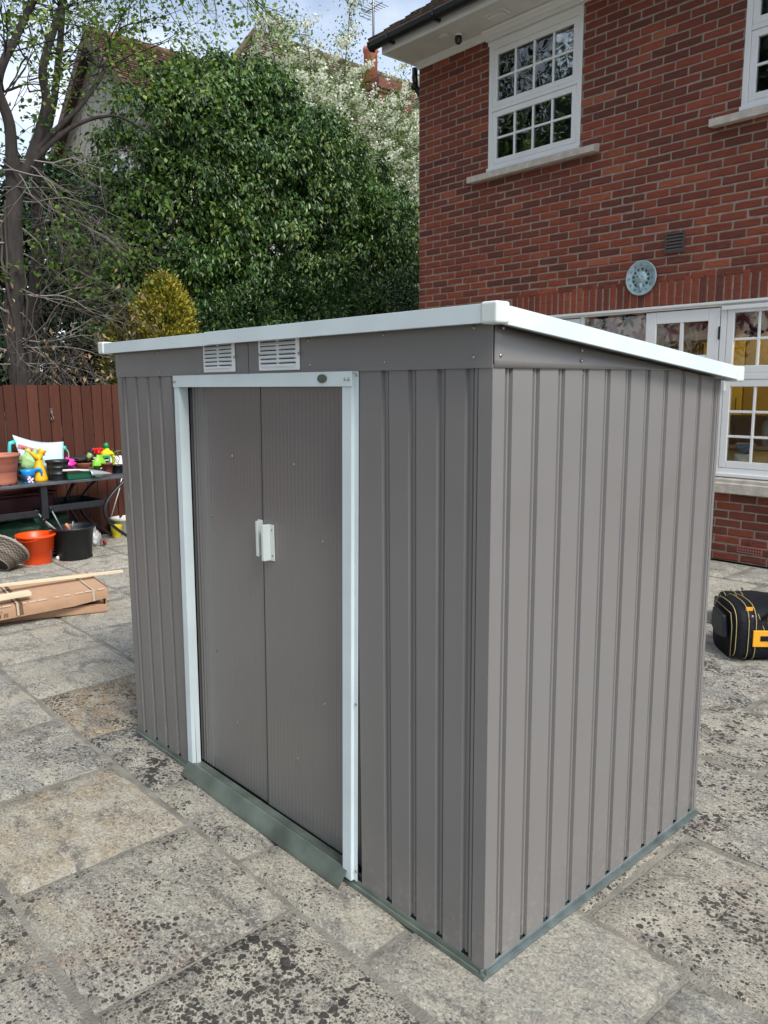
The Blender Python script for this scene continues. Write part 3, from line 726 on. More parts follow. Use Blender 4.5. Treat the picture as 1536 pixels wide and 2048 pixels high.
M_tile = tintmat('weathered clay tile', [(0, (.05, .04, .035)), (.4, (.11, .085, .07)), (.75, (.17, .12, .09)), (1, (.24, .20, .12))], .9, bump=.6, bscale=30, mixn=.5, nscale=9)
def tiled(b, P0, du, dv, nrm, nu, nv, tu, tv, th=.018, r_=rnd):
    """courses of overlapping plain tiles on the plane P0 + i*du + j*dv"""
    P0, du, dv, nrm = map(Vector, (P0, du, dv, nrm))
    for j in range(nv):
        for i in range(nu):
            b.cur = min(1, max(0, r_.gauss(.45, .2))); o = P0+du*(tu*(i+(.5 if j % 2 else 0)))+dv*(tv*j)
            lift = nrm*(th+r_.uniform(0, .006)); g_ = .003
            A, B_ = o+du*g_, o+du*(tu-g_); C_, D_ = B_+dv*tv*1.06, A+dv*tv*1.06
            n_ = len(b.v); b.v += [tuple(q) for q in (A+lift, B_+lift, C_+nrm*.004, D_+nrm*.004, A, B_)]
            b.face((n_, n_+1, n_+2, n_+3)); b.face((n_+4, n_+5, n_+1, n_)); b.face((n_+1, n_+5, n_+2)); b.face((n_, n_+3, n_+4))
pa = R(34)
b = MB(); b.cur = .2; b.poly([(UL-.17, -.60, 5.375), (UR+.3, -.60, 5.375), (UR+.3, 3.4, 5.375+4.0*math.tan(pa)), (UL-.17, 3.4, 5.375+4.0*math.tan(pa))])
b.poly([(UL-.17, 7.4, 5.375), (UR+.3, 7.4, 5.375), (UR+.3, 3.4, 5.375+4.0*math.tan(pa)), (UL-.17, 3.4, 5.375+4.0*math.tan(pa))])
tiled(b, (UL-.18, -.62, 5.372), (1, 0, 0), (0, math.cos(pa), math.sin(pa)), (0, -math.sin(pa), math.cos(pa)), 46, 26, .17, .2, .022)
b.box(UL-.17, UR+.3, -.625, -.50, 5.352, 5.369)
b.build('roof', M_tile, house, fixn=False)
# ---- small fittings on the wall
M_rust = mat('rusty iron', (.16, .055, .045), .8, noise=.3, nscale=30)
b = MB(); frame_rect(b, -.536, -.350, 2.729, 2.902, .014, -.02, .0)
for k in range(5): z = 2.746+k*.0285; b.prism([(-.006, z+.026), (-.02, z+.002), (-.018, z), (-.004, z+.02)], 'x', -.523, -.363)
b.box(-.525, -.36, -.004, -.002, 2.74, 2.89); b.build('louvre_vent', mat('brown plastic', (.075, .06, .055), .5), house)
b = MB(); b.box(.286, .508, -.008, -.001, .092, .158); ab = b.build('air_brick', mat('terracotta air brick', (.30, .105, .085), .85), house, bevel=.003)
b = MB()
for i in range(9):
    for j in range(2): x = .302+i*.0225; z = .105+j*.024; b.box(x, x+.013, -.0092, -.0078, z, z+.013)
b.build('hole', M_dark, ab)
b = MB(); b.tube([(.402, -.02, .232), (.400, -.008, .205), (.403, -.012, .185), (.401, -.004, .165)], .006, 6); b.build('wall_tie', M_rust, house)
plaque = thing('sun_plaque', 'round pale blue verdigris plaque with a sun face hung on the brick wall', 'plaque', (-2+(-.755), 5.4383-.02+.009, 2.538), TH)
M_verd = mat('verdigris metal', (.30, .42, .45), .55, noise=.22, nscale=22, bump=.3, bscale=50)
RM = Matrix.Rotation(R(90), 4, 'X')
b = MB(); b.lathe([(.156, -.0), (.158, .012), (.154, .017), (.148, .014), (.142, .010), (.092, .010), (.090, .006), (.0001, .006)], 40, M=RM); disc = b.build('disc', M_verd, plaque)
b = MB()
for k in range(12):     # rays
    a = k*math.pi/6+.1
    P = [(math.cos(a-.14)*.060, math.sin(a-.14)*.060), (math.cos(a+.14)*.060, math.sin(a+.14)*.060), (math.cos(a)*.091, math.sin(a)*.091)]
    for (i0, i1) in ((0, 1), (1, 2), (2, 0)): b.poly([(P[i0][0], -.007, P[i0][1]), (P[i1][0], -.007, P[i1][1]), (P[i1][0], -.013, P[i1][1]), (P[i0][0], -.013, P[i0][1])])
    b.poly([(p[0], -.013, p[1]) for p in P])
b.build('sun_ray', M_verd, plaque)
b = MB()
for k in range(12):
    if k in (8, 9): continue
    a = (k+.5)*math.pi/6+.1
    P = [(math.cos(a-.16)*.088, -.0105, math.sin(a-.16)*.088), (math.cos(a+.16)*.088, -.0105, math.sin(a+.16)*.088), (math.cos(a)*.066, -.0105, math.sin(a)*.066)]
    b.poly(P)
b.build('cutout', M_dark, plaque, fixn=False)
b = MB(); b.lathe([(.062, .006), (.058, .016), (.045, .023), (.02, .027), (.0001, .028)], 24, M=RM)
b.tube([(0, -.026, .012), (.002, -.036, -.004), (0, -.027, -.010)], [.004, .008, .005], 8)
for s in (-1, 1): b.tube([(s*.010, -.026, .018), (s*.022, -.028, .022), (s*.034, -.024, .016)], .003, 6)
b.tube([(-.018, -.025, -.022), (0, -.028, -.027), (.018, -.025, -.022)], .004, 6); b.tube([(0, -.02, -.05), (.01, -.018, -.09), (-.004, -.014, -.125)], [.022, .015, .01], 8)
b.build('face', M_verd, plaque)
for s in (-1, 1): b = MB(); b.lathe([(.0001, .0285), (.005, .027), (.006, .024)], 10, c=(s*.022, 0, 0), M=RM @ Matrix.Translation((0, .010, 0))); b.build('eye', M_dark, disc)
b = MB()
for k in range(12):      # raised hour numerals
    a = math.pi/2-k*math.pi/6; cx, cz = math.cos(a)*.118, math.sin(a)*.118
    nb = [3, 1, 2, 3, 4, 2, 3, 4, 4, 3, 2, 3][k]
    for q in range(nb):
        t_ = (q-(nb-1)/2)*.0065; tx, tz_ = -math.sin(a), math.cos(a)
        p = Vector((cx+tx*t_, -.0115, cz+tz_*t_)); d_ = Vector((math.cos(a), 0, math.sin(a)))*.009
        b.tube([p-d_, p+d_], .0016, 4)
b.build('numeral', mat('verdigris numeral', (.13, .2, .22), .6), disc)
def lw(u, out, z): return (-2+u*math.cos(TH)+out*math.sin(TH), 5.4383+u*math.sin(TH)-out*math.cos(TH), z)
camt = thing('security_camera', 'small dark dome camera fixed under the white soffit left of the upper window', 'camera', lw(-2.893, .243, 5.231), TH)
b = MB(); b.lathe([(.0001, -.105), (.02, -.10), (.036, -.08), (.04, -.05), (.034, -.02)], 18); b.build('dome', M_black, camt)
b = MB(); b.lathe([(.036, -.022), (.042, -.012), (.042, 0)], 18); b.build('mount', M_paint, camt)
b = MB(); b.lathe([(.0001, -.0), (.012, -.002), (.016, -.008)], 12, M=Matrix.Translation((.014, -.030, -.075)) @ Matrix.Rotation(R(70), 4, 'X')); b.build('lens', M_glass, camt)
lt = thing('soffit_box', 'small white junction box on the soffit beside the dark camera', 'junction box', lw(-2.99, .36, 5.231), TH)
b = MB(); b.box(-.05, .05, -.03, .03, -.035, 0); b.build('box_body', M_soffit, lt, bevel=.004)
lt = thing('soffit_lamp', 'larger white bulkhead lamp on the soffit above the upper window', 'lamp', lw(-2.31, .30, 5.231), TH)
b = MB(); b.box(-.09, .09, -.05, .05, -.05, -.014); b.build('lamp_body', M_soffit, lt, bevel=.008)
b = MB(); b.box(-.12, .12, -.06, .06, -.014, 0); b.build('backplate', M_paint, lt, bevel=.003)
# ---------------------------------------------------------------- fence
M_fence = tintmat('red brown stained timber', [(0, (.04, .014, .009)), (.5, (.082, .028, .018)), (1, (.135, .052, .032))], .8, bump=.5, bscale=22, mixn=.45, nscale=7, stretch=(6, 6, .45), spec=.25)
fence = thing('wooden_fence', 'red brown featheredge board fence behind the potting table', 'fence', (-7.0, 0, 0))
b = MB(); y = -7.0
while y < 6.6:
    b.cur = min(1, max(0, rnd.gauss(.5, .10))); h = 1.592+rnd.uniform(-.006, .006); l = rnd.uniform(-.002, .002)
    b.prism([(.0+l, y), (.024+l, y), (.009+l, y+.1045), (.0+l, y+.1045)], 'z', .03, h); y += .1085
b.v = [(p[0], p[1], p[2]) for p in b.v]
b.build('boards', M_fence, fence, bevel=.0012)
b = MB(); b.cur = .4
for z in (.3, .8, 1.35): b.box(-.06, -.022, -7, 6.6, z, z+.08)
b.build('rail', M_fence, fence)
for k in range(6):
    b = MB(); b.cur = .4; b.box(-.13, -.065, -6.5+k*2.4, -6.42+k*2.4, 0, 1.6); b.build('fence_post', M_fence, fence)
b = MB(); b.cur = .3; b.box(-.022, -.0, -7, 6.6, 0, .1); b.build('gravel_board', M_fence, fence)
M_iron = mat('weathered steel', (.20, .20, .20), .4, metal=.8)
hk = thing('fence_hook', 'small steel hook screwed high into the red brown fence', 'hook', (-6.982, 1.47, 1.27))
b = MB(); b.tube([(.0, 0, .07), (.012, 0, .06), (.012, .004, .02), (.02, .012, -.0), (.03, .008, -.02), (.03, -.012, -.02), (.02, -.016, .0)], .005, 6); b.build('hook_wire', M_iron, hk)
b = MB(); b.box(0, .004, -.012, .012, .04, .095); b.build('plate', M_iron, hk, bevel=.002)

# ---------------------------------------------------------------- garden table (local y along its length)
TD = math.atan2(-.09, 1.128)
TA = TD    # rotation about z : local +y runs along the front edge
tb = thing('garden_table', 'long black metal garden table with curved legs and a lower shelf', 'table', (-6.06, .65, 0), -TD*-1 if False else math.atan2(.09, 1.128))
M_tab = mat('black powder coat', (.012, .014, .018), .42, noise=.3, nscale=12)
M_top = mat('dusty dark table top', (.07, .08, .09), .4, noise=.3, nscale=8)
Y0, Y1, DEP = -.95, 1.32, .62
b = MB(); b.box(-DEP, 0, Y0, Y1, .690, .718); b.build('tabletop', M_top, tb, bevel=.006)
def ty(px): return px
b = MB(); b.box(-DEP+.06, -.07, Y0+.15, .36, .40, .415); b.box(-.082, -.07, Y0+.15, .36, .40, .465); b.box(-DEP+.06, -DEP+.072, Y0+.15, .36, .40, .465); b.build('shelf', M_tab, tb, bevel=.003)
b = MB(); b.box(-DEP+.06, -.05, .44, 1.0, .43, .443); b.box(-.064, -.05, .44, 1.0, .43, .495); b.box(-DEP+.06, -DEP+.072, .44, 1.0, .43, .495); b.box(-DEP+.06, -.05, .988, 1.0, .43, .495); b.build('shelf', M_tab, tb, bevel=.003)
def curved_leg(x, y, s):
    pts = []
    for k in range(15):
        t_ = k/14; z = .69*(1-t_); yy = y-s*.27*math.sin(t_*math.pi*1.12)*(1 if t_ < .9 else .9)
        pts.append((x, yy, z))
    b = MB(); b.tube(pts, .009, 6, flat=1.9); return b
curved_leg(-.03, 1.24, 1).build('leg', M_tab, tb); curved_leg(-DEP+.05, 1.26, 1).build('leg', M_tab, tb)
curved_leg(-.03, Y0+.1, -1).build('leg', M_tab, tb); curved_leg(-DEP+.05, Y0+.1, -1).build('leg', M_tab, tb)
b = MB(); b.box(-.075, -.03, .37, .43, .38, .69); b.build('bracket', M_tab, tb, bevel=.003)
b = MB(); b.tube([(-DEP+.1, .95, .69), (-DEP+.12, .83, .5), (-DEP+.1, .85, .38), (-DEP+.1, .95, .2), (-DEP+.1, 1.05, .02)], .018, 6); b.build('brace', M_tab, tb)
TZ = .718
# ---------------------------------------------------------------- things on the table
M_terra = mat('terracotta plastic', (.42, .15, .10), .55, noise=.1, nscale=10)
M_pot = mat('black nursery plastic', (.009, .011, .014), .45, noise=.4, nscale=14)
M_earth = mat('potting compost', (.03, .02, .014), .95, bump=.6, bscale=80)
def pot(b, r0, r1, h, rim=.012, t=.004, n=28, c=(0,0,0), sx=1, M=None, bands=()):
    pr = [(r0, 0), (r0+(r1-r0)*.02, .002)]
    for z in bands:
        f = z/h; r = r0+(r1-r0)*f; pr += [(r, z-.002), (r+.003, z), (r+.003, z+.004), (r, z+.006)]
    pr += [(r0+(r1-r0)*.9, h*.88), (r1+rim*.5, h*.88), (r1+rim, h), (r1+rim-t, h), (r1-t, h*.9), (r0-t, .006), (.0001, .006)]
    b.lathe(pr, n, c=c, sx=sx, M=M); return b
o = thing('plant_pot', 'large terracotta coloured plastic pot at the left end of the table', 'pot', (-6.24, .715, TZ))
b = MB(); b.lathe([(r_*1.13, z_*1.06) for r_, z_ in [(.112, 0), (.118, .004), (.122, .03), (.128, .155), (.133, .16), (.134, .172), (.138, .175), (.139, .19), (.146, .195), (.150, .235), (.160, .24), (.160, .258), (.153, .258), (.146, .235), (.11, .01), (.0001, .01)]], 36); b.build('pot_body', M_terra, o)
b = MB(); b.cur = .5
for k in range(10):
    a = k*.63; b.box(-.014, .014, -.006, .002, 0, .011, M=Matrix.Rotation(a, 4, 'Z') @ Matrix.Translation((0, -.1325, 0)))
b.build('drain_slot', M_dark, o)
o = thing('watering_cup', 'small blue toy cup with hooked handle and printed picture beside the terracotta pot', 'cup', (-6.20, .945, TZ))
M_blue = mat('bright blue plastic', (.005, .26, .72), .3); M_nav = mat('navy print', (.01, .035, .10), .4)
b = MB(); b.lathe([(.044, 0), (.046, .004), (.058, .095), (.068, .12), (.062, .12), (.052, .09), (.04, .01), (.0001, .01)], 24, sx=.9, sy=1.05); b.build('cup_body', M_blue, o)
b = MB(); b.lathe([(.0455, .003), (.0558, .075)], 24, sx=.905, sy=1.055); b.build('print_band', M_nav, o)
b = MB(); b.tube([(.0, .058, .105), (.0, .085, .122), (.0, .108, .112), (.0, .118, .085), (.0, .116, .05)], [.014, .016, .015, .012, .007], 8); b.build('handle', M_blue, o)
b = MB()
for (yy, zz, rr) in ((-.008, .052, .012), (-.02, .038, .010), (.006, .03, .012), (.02, .04, .009), (-.012, .016, .011), (.016, .012, .010)):
    b.lathe([(.0001, 0), (rr, 0), (rr, .0008)], 7, M=Matrix.Translation((.9*(.046+.0105*zz/.075)+.0006+.004, yy, zz)) @ Matrix.Rotation(R(83), 4, 'Y'))
b.build('picture', mat('pink white print', (.70, .58, .66), .5), o)
o = thing('watering_can', 'tall yellow plastic watering can with forked spout on the table', 'watering can', (-6.26, 1.065, TZ))
o.scale = (.95, .92, .86)
M_yel3 = mat('yellow plastic', (.80, .46, .015), .32)
b = MB(); b.lathe([(.066, 0), (.074, .006), (.073, .03), (.060, .10), (.046, .16), (.036, .20), (.030, .235), (.031, .26), (.020, .285), (.0001, .29)], 26, sy=1); b.build('can_body', M_yel3, o)
b = MB(); b.tube([(0, -.01, .235), (0, -.035, .275), (0, -.075, .315), (0, -.12, .352)], [.030, .022, .014, .008], 12); b.build('spout', M_yel3, o)
b = MB(); b.tube([(0, .006, .235), (0, .02, .275), (0, .032, .305), (0, .05, .335)], [.030, .023, .026, .040], 14, caps=False); b.build('filler_neck', M_yel3, o, solid=.003)
o = thing('nursery_pot', 'empty black nursery pot between the yellow can and the green seed tray', 'pot', (-6.24, 1.225, TZ))
b = MB(); pot(b, .082, .098, .185, bands=(.06, .12)); b.build('pot_body', M_pot, o)
# storage bag
o = thing('storage_bag', 'pale blue fabric storage bag with turquoise handles leaning on the fence', 'bag', (-6.83, 1.28, TZ), 0)
o.scale = (1, .80, 1.2)
M_bag = mat('pale blue fabric', (.50, .66, .70), .8, bump=.3, bscale=30); M_turq = mat('turquoise plastic', (.06, .52, .48), .35)
def bagp(s_):
    def f(i, j):
        u_, v_ = i/14, j/10
        y = -.30+.60*u_+(-.02+.0)*v_*0-(.06*(1-v_))*(2*u_-1)*1; zt_ = .335-.075*u_-.03*math.sin(u_*math.pi); z = .04+(zt_-.04+ .04*(1-u_)*0)*v_
        x = .10-.12*v_+s_*.045*math.sin(u_*math.pi)**.6*math.sin(max(.02, v_)*math.pi)**.7+.006*math.sin(u_*9+v_*5)
        return (x, y, z)
    return f
b = MB(); b.sheet(bagp(1), 15, 11); b.sheet(bagp(-1), 15, 11); b.build('bag_body', M_bag, o, solid=.003, fixn=False)
b = MB(); b.tube([(0, -.285, .28), (0, -.35, .27), (0, -.36, .20), (0, -.35, .13)], .012, 8, flat=1.8); b.build('handle', M_turq, o)
b = MB(); b.tube([(0, .275, .21), (0, .315, .20)], .022, 8); b.tube([(0.02, .24, .05), (0.02, .275, .045)], .02, 8); b.build('handle_clip', M_turq, o)
b = MB(); b.tube([(0, .315, .20), (0, .345, .17), (0, .345, .11), (0, .32, .06), (0, .275, .045)], .008, 8); b.build('handle', mat('clear grey tube', (.35, .4, .36), .3), o)
def rag(name, label, cat, loc, size, m, amp, seed, rotz=0, squash=1):
    o = thing(name, label, cat, loc, rotz)
    b = MB(); b.sm = True; nu, nv = 22, 14; sx, sy, sz = size
    base = len(b.v)
    for j in range(nv):
        for i in range(nu):
            a = 2*math.pi*i/nu; ph = math.pi*j/(nv-1)
            p = Vector((math.cos(a)*math.sin(ph), math.sin(a)*math.sin(ph), math.cos(ph)))
            d = 1+amp*(abs(mnoise.noise(p*2.3+Vector((seed, 0, 0))))*2-.6)+amp*.6*(abs(mnoise.noise(p*5.5+Vector((0, seed, 0))))*2-.5)
            z = p.z*d*sz; b.v.append((p.x*d*sx, p.y*d*sy, max(-sz*.97, z)+sz*.97))
    for j in range(nv-1):
        for i in range(nu):
            a = base+j*nu+i; c_ = base+j*nu+(i+1) % nu; b.face((a, c_, c_+nu, a+nu))
    b.build(cat.split()[-1]+'_body', m, o); return o
rag('plastic_bag', 'crumpled pale green plastic bag behind the yellow watering can', 'bag', (-6.48, 1.06, TZ+.03), (.07, .10, .125), mat('pale green film', (.34, .55, .24), .35), .5, 3.3)
o = thing('seed_tub', 'shallow black tub under the pale green bag', 'tub', (-6.48, 1.08, TZ)); b = MB(); b.box(-.08, .08, -.14, .14, 0, .045); b.build('tub_body', M_pot, o, bevel=.008)
o = thing('plastic_sleeve', 'pink and red striped plastic strip lying across the pale blue bag', 'strip', (-6.64, 1.13, TZ+.24), 0, rot=(R(-20), 0, 0))
b = MB(); b.box(-.01, .01, -.13, .13, 0, .045); b.build('strip_body', mat('pink film', (.62, .20, .22), .4), o, bevel=.005)
b = MB(); b.box(.0102, .012, -.10, .12, .012, .022); b.build('stripe', mat('crimson stripe', (.25, .01, .05), .4), o)
o = thing('seed_label_card', 'white card box standing behind the yellow watering can', 'box', (-6.40, 1.185, TZ)); b = MB(); b.box(-.01, .01, -.04, .04, 0, .135); b.build('card', M_paint, o, bevel=.003)
rag('pink_glove', 'bright pink rubber glove drooping over the seed tray', 'glove', (-6.35, 1.345, TZ+.085), (.06, .092, .05), mat('pink rubber', (.80, .045, .42), .4), .55, 8.1)
# seed tray
o = thing('seed_tray', 'dark green seed tray with brown inner tray on the table edge', 'tray', (-6.225, 1.395, TZ), R(4))
o.scale = (1, .84, 1)
M_green = mat('dark green plastic', (.003, .085, .04), .3)
b = MB(); b.prism([(-.155, 0), (.155, 0), (.165, .052), (-.165, .052)], 'x', -.10, .10); b.v = [(p[0], p[1]-.0, p[2]) for p in b.v]; b.build('tray_body', M_green, o, bevel=.012)
b = MB(); b.box(-.103, .103, -.168, .168, .05, .058); b.build('rim', M_green, o, bevel=.003)
b = MB(); b.box(-.092, .092, -.158, .158, .058, .088); b.build('inner_tray', mat('brown black tray', (.03, .02, .017), .45), o, bevel=.006)
o = thing('trowel', 'grey metal scoop lying beside the green seed tray', 'scoop', (-6.15, 1.57, TZ), R(8))
def scoop(i, j):
    u_, v_ = i/12, j/8; y = -.10+.24*u_; wd = .055*(1-.75*u_**2); a = (v_-.5)*math.pi*.9
    return (wd*math.sin(a), y, .012+.062*(1-u_)**.7*math.cos(a)+.012)
b = MB(); b.sheet(scoop, 13, 9); b.build('blade', mat('galvanised scoop', (.34, .38, .39), .42, metal=.3), o, solid=.004)
b = MB(); b.tube([(0, -.09, .075), (-.02, -.20, .088), (-.03, -.34, .095)], [.012, .010, .011], 8); b.build('handle', M_soffit, o)
# saucers and gloves
for k, (z, lab) in enumerate(((.0, 'lower terracotta saucer of the stack behind the pink glove'), (.045, 'upper terracotta saucer of the stack behind the pink glove'))):
    o = thing('plant_saucer', lab, 'saucer', (-6.50, 1.565+.004*k, TZ+.03+z), 0, 'stacked terracotta saucers')
    b = MB(); b.lathe([(.075, 0), (.082, .002), (.092, .036), (.098, .042), (.092, .044), (.084, .036), (.075, .008), (.0001, .008)], 28); b.build('saucer_body', M_terra, o)
o = thing('plank_offcut', 'dark block under the terracotta saucers', 'block', (-6.50, 1.565, TZ)); b = MB(); b.box(-.07, .07, -.07, .07, 0, .029); b.build('block_body', M_pot, o, bevel=.003)
rag('garden_gloves', 'crumpled black gardening gloves lying on the terracotta saucers', 'gloves', (-6.50, 1.55, TZ+.122), (.08, .14, .034), mat('black fabric', (.012, .012, .014), .7), .55, 1.7)
o = thing('hand_sprayer', 'small hose nozzle with pale green grip on the black gloves', 'nozzle', (-6.46, 1.61, TZ+.165), 0, rot=(R(-38), 0, 0))
b = MB(); b.lathe([(.014, -.03), (.026, 0), (.034, .045), (.030, .05)], 16); b.build('grip', mat('sage green plastic', (.25, .36, .12), .4), o)
b = MB(); b.lathe([(.036, .046), (.040, .06), (.036, .078), (.0001, .080)], 16); b.build('nozzle_head', M_black, o)
o = thing('white_tray', 'white plastic panel standing behind the green spray bottle', 'panel', (-6.66, 1.83, TZ), 0, rot=(0, R(-12), 0))
b = MB(); b.box(-.006, .006, -.22, .22, 0, .15); b.build('panel_body', M_paint, o, bevel=.004)
# spray bottle
o = thing('spray_bottle', 'bright green spray bottle with red trigger head and black label', 'spray bottle', (-6.40, 1.69, TZ))
o.scale = (1.1, 1.1, 1.06)
M_lime = mat('lime plastic', (.22, .55, .03), .3); M_red = mat('red plastic', (.62, .01, .015), .3); M_lab = mat('black label', (.012, .012, .012), .4)
b = MB(); b.lathe([(.055, 0), (.062, .006), (.064, .05), (.066, .085), (.060, .115), (.040, .145), (.024, .168), (.018, .19)], 24, sx=.55, sy=1); b.build('bottle_body', M_lime, o)
def curved_label(b, r, a0, a1, z0, z1, sx, sy, n=10, off=.0012):
    for k in range(n):
        A, B_ = a0+(a1-a0)*k/n, a0+(a1-a0)*(k+1)/n
        P = [((r+off)*math.cos(t_)*sx, (r+off)*math.sin(t_)*sy) for t_ in (A, B_)]
        b.poly([(*P[0], z0), (*P[1], z0), (*P[1], z1), (*P[0], z1)])
b = MB(); curved_label(b, .0645, -1.25, 1.25, .014, .085, .58, 1.0); b.build('label', M_lab, o, solid=.0006)
b = MB()
for (yy, zz, aa) in ((.0, .062, .5), (.014, .068, 1.2), (.024, .058, .1)):
    b.lathe([(.0001, 0), (.014, 0), (.014, .0008)], 5, sx=.5, M=Matrix.Translation((.040, yy, zz)) @ Matrix.Rotation(aa, 4, 'X') @ Matrix.Rotation(R(85), 4, 'Y'))
b.build('label_flower', mat('yellow print', (.75, .65, .03), .5), o)
b = MB(); b.box(.0388, .0396, -.035, .028, .024, .038); b.build('label_text', M_paint, o)
b = MB(); b.lathe([(.020, .188), (.022, .215), (.016, .225)], 14); b.box(-.014, .014, -.055, .030, .222, .248); b.box(-.010, .010, .015, .045, .228, .243); th_ = b.build('trigger_head', M_red, o, bevel=.005)
b = MB(); b.tube([(0, -.025, .225), (0, -.038, .205), (0, -.052, .192)], [.007, .006, .004], 6); b.build('trigger', M_red, th_)
# feed bottle
o = thing('feed_bottle', 'yellow plant feed bottle with green cap and side handle', 'bottle', (-6.47, 1.80, TZ))
b = MB(); M_by = mat('yellow bottle plastic', (.72, .68, .03), .3)
outl = [(-.062, 0), (.07, 0), (.075, .01), (.078, .10), (.072, .19), (.05, .222), (.02, .235), (.02, .25), (-.022, .25), (-.022, .235), (-.048, .215), (-.064, .18), (-.068, .10), (-.066, .01)]
hole = [(.028, .10), (.050, .10), (.056, .13), (.052, .17), (.030, .178)]
# body as two slabs around the grip hole
b.prism([(-.062, 0), (.07, 0), (.078, .095), (-.068, .095)], 'x', -.032, .032)
b.prism([(-.068, .0955), (.026, .0955), (.026, .182), (-.064, .182)], 'x', -.032, .032)
b.prism([(.056, .0955), (.078, .0955), (.073, .182), (.052, .182)], 'x', -.020, .020)
b.prism([(-.064, .1825), (.073, .1825), (.05, .215), (.02, .232), (.02, .248), (-.022, .248), (-.022, .232), (-.048, .212)], 'x', -.028, .028)
b.build('bottle_body', M_by, o, bevel=.009, seg=3)
b = MB(); b.lathe([(.024, .248), (.024, .285), (.018, .298), (.012, .302), (.0001, .302)], 16); b.build('cap', mat('green cap', (.0, .30, .07), .35), o)
b = MB(); b.box(.0325, .0335, -.058, .018, .085, .18); lb = b.build('label', mat('green label', (.01, .32, .10), .45), o)
b = MB(); b.lathe([(.0001, 0), (.026, 0), (.026, .0009)], 20, M=Matrix.Translation((.0337, -.020, .135)) @ Matrix.Rotation(R(90), 4, 'Y')); b.build('roundel', M_lab, lb)
b = MB(); b.box(.0348, .0356, -.044, .004, .129, .139); b.build('label_text', M_paint, lb)
b = MB(); b.box(.0326, .0334, -.058, .018, .05, .0845); b.build('label_band', mat('pale green band', (.35, .6, .3), .5), o)
o = thing('clay_pot', 'small brown clay pot in front of the yellow feed bottle', 'pot', (-6.33, 1.74, TZ)); b = MB(); pot(b, .040, .052, .115, rim=.003); b.build('pot_body', mat('brown clay', (.17, .045, .03), .8), o)
b = MB(); b.lathe([(.0001, .09), (.050, .092)], 16); b.build('compost', M_earth, o)
o = thing('potted_seedling', 'broad leaved green seedling in a black pot at the table end', 'plant', (-6.38, 1.865, TZ))
b = MB(); pot(b, .046, .058, .085, rim=.003); b.build('pot_body', M_pot, o)
b = MB(); b.lathe([(.0001, .075), (.055, .074)], 16); b.build('compost', M_earth, o)
M_seed = mat('seedling green', (.10, .25, .07), .5, noise=.2)
b = MB(); b.tube([(0, 0, .07), (.01, .01, .12), (0, -.015, .17), (.01, -.03, .2)], .003, 6); b.tube([(0, 0, .1), (.01, -.035, .14), (.01, -.07, .17)], .0025, 6); b.tube([(0, 0, .1), (.01, .03, .15)], .0025, 6); b.build('stem', M_seed, o)
for (c_, a_, s_) in (((.01, -.03, .2), .4, .085), ((.01, -.07, .17), -.6, .075), ((.01, .03, .15), 2.2, .07), ((0, -.01, .21), 2.6, .06), ((0, -.05, .13), -1.9, .06)):
    def lf(i, j):
        u_, v_ = i/6, j/4-.5; w_ = .42*math.sin(math.pi*min(1, u_*.9+.08))
        p = Vector((u_, v_*w_, .12*math.sin(u_*math.pi)-.2*u_*u_+abs(v_)*.12))*s_
        p = Matrix.Rotation(a_, 3, 'X') @ (Matrix.Rotation(R(75), 3, 'Z') @ p); return Vector(c_)+p
    b = MB(); b.sheet(lf, 7, 5); b.build('leaf', M_seed, o, solid=.0008)

# ---------------------------------------------------------------- under the table
o = thing('red_bin', 'dark red plastic crate in the shade beneath the table', 'crate', (-6.62, .70, 0), R(4)); M_dred = mat('dark red plastic', (.05, .003, .006), .45)
b = MB(); b.prism([(-.70, 0), (.52, 0), (.56, .56), (-.74, .56)], 'x', -.16, .16); b.build('crate_body', M_dred, o, bevel=.015)
b = MB(); b.box(-.18, .18, -.76, .58, .562, .59); b.build('rim', M_dred, o, bevel=.008)
rag('garden_netting', 'heap of dark green garden netting under the table', 'netting', (-6.36, .98, .16), (.12, .36, .115), mat('green netting', (.004, .045, .022), .6, bump=.8, bscale=40), .35, 5.2)
o = thing('peat_sack', 'black plastic sack of compost under the green netting', 'sack', (-6.38, .95, 0)); b = MB(); b.box(-.14, .14, -.34, .26, 0, .19); b.build('sack_body', M_pot, o, bevel=.05, seg=4)
o = thing('magenta_box', 'magenta and white card box behind the orange bucket', 'box', (-6.30, .755, 0), R(5)); b = MB(); b.box(-.06, .06, -.10, .08, 0, .165); b.build('box_body', mat('magenta card', (.30, .006, .15), .5), o, bevel=.003)
b = MB(); b.box(-.061, .061, -.101, .081, .166, .21); b.build('box_top', mat('white card', (.65, .55, .6), .6), o, bevel=.003)
o = thing('bucket', 'bright orange plastic bucket on the paving before the table', 'bucket', (-6.08, .925, 0))
o.scale = (.93, .93, .97)
M_or = mat('orange plastic', (.85, .075, .005), .38)
b = MB(); b.lathe([(.130, 0), (.134, .006), (.146, .105), (.152, .107), (.172, .246), (.184, .25), (.188, .27), (.180, .275), (.168, .268), (.14, .11), (.125, .01), (.0001, .008)], 40); b.build('bucket_body', M_or, o)
b = MB(); b.tube([(.178*math.cos(t_), .178*math.sin(t_), .262-.035*math.sin((t_+1.9)/2.0*math.pi)) for t_ in [-1.9+.2*k for k in range(11)]], .003, 6); b.build('bail_handle', M_or, o)
o = thing('large_tub', 'large black rubber tub holding tool handles under the table', 'tub', (-6.05, 1.255, 0))
b = MB(); b.lathe([(.145, 0), (.152, .006), (.178, .275), (.186, .277), (.200, .290), (.196, .302), (.184, .300), (.172, .275), (.145, .012), (.0001, .01)], 40); b.build('tub_body', M_pot, o)
b = MB()
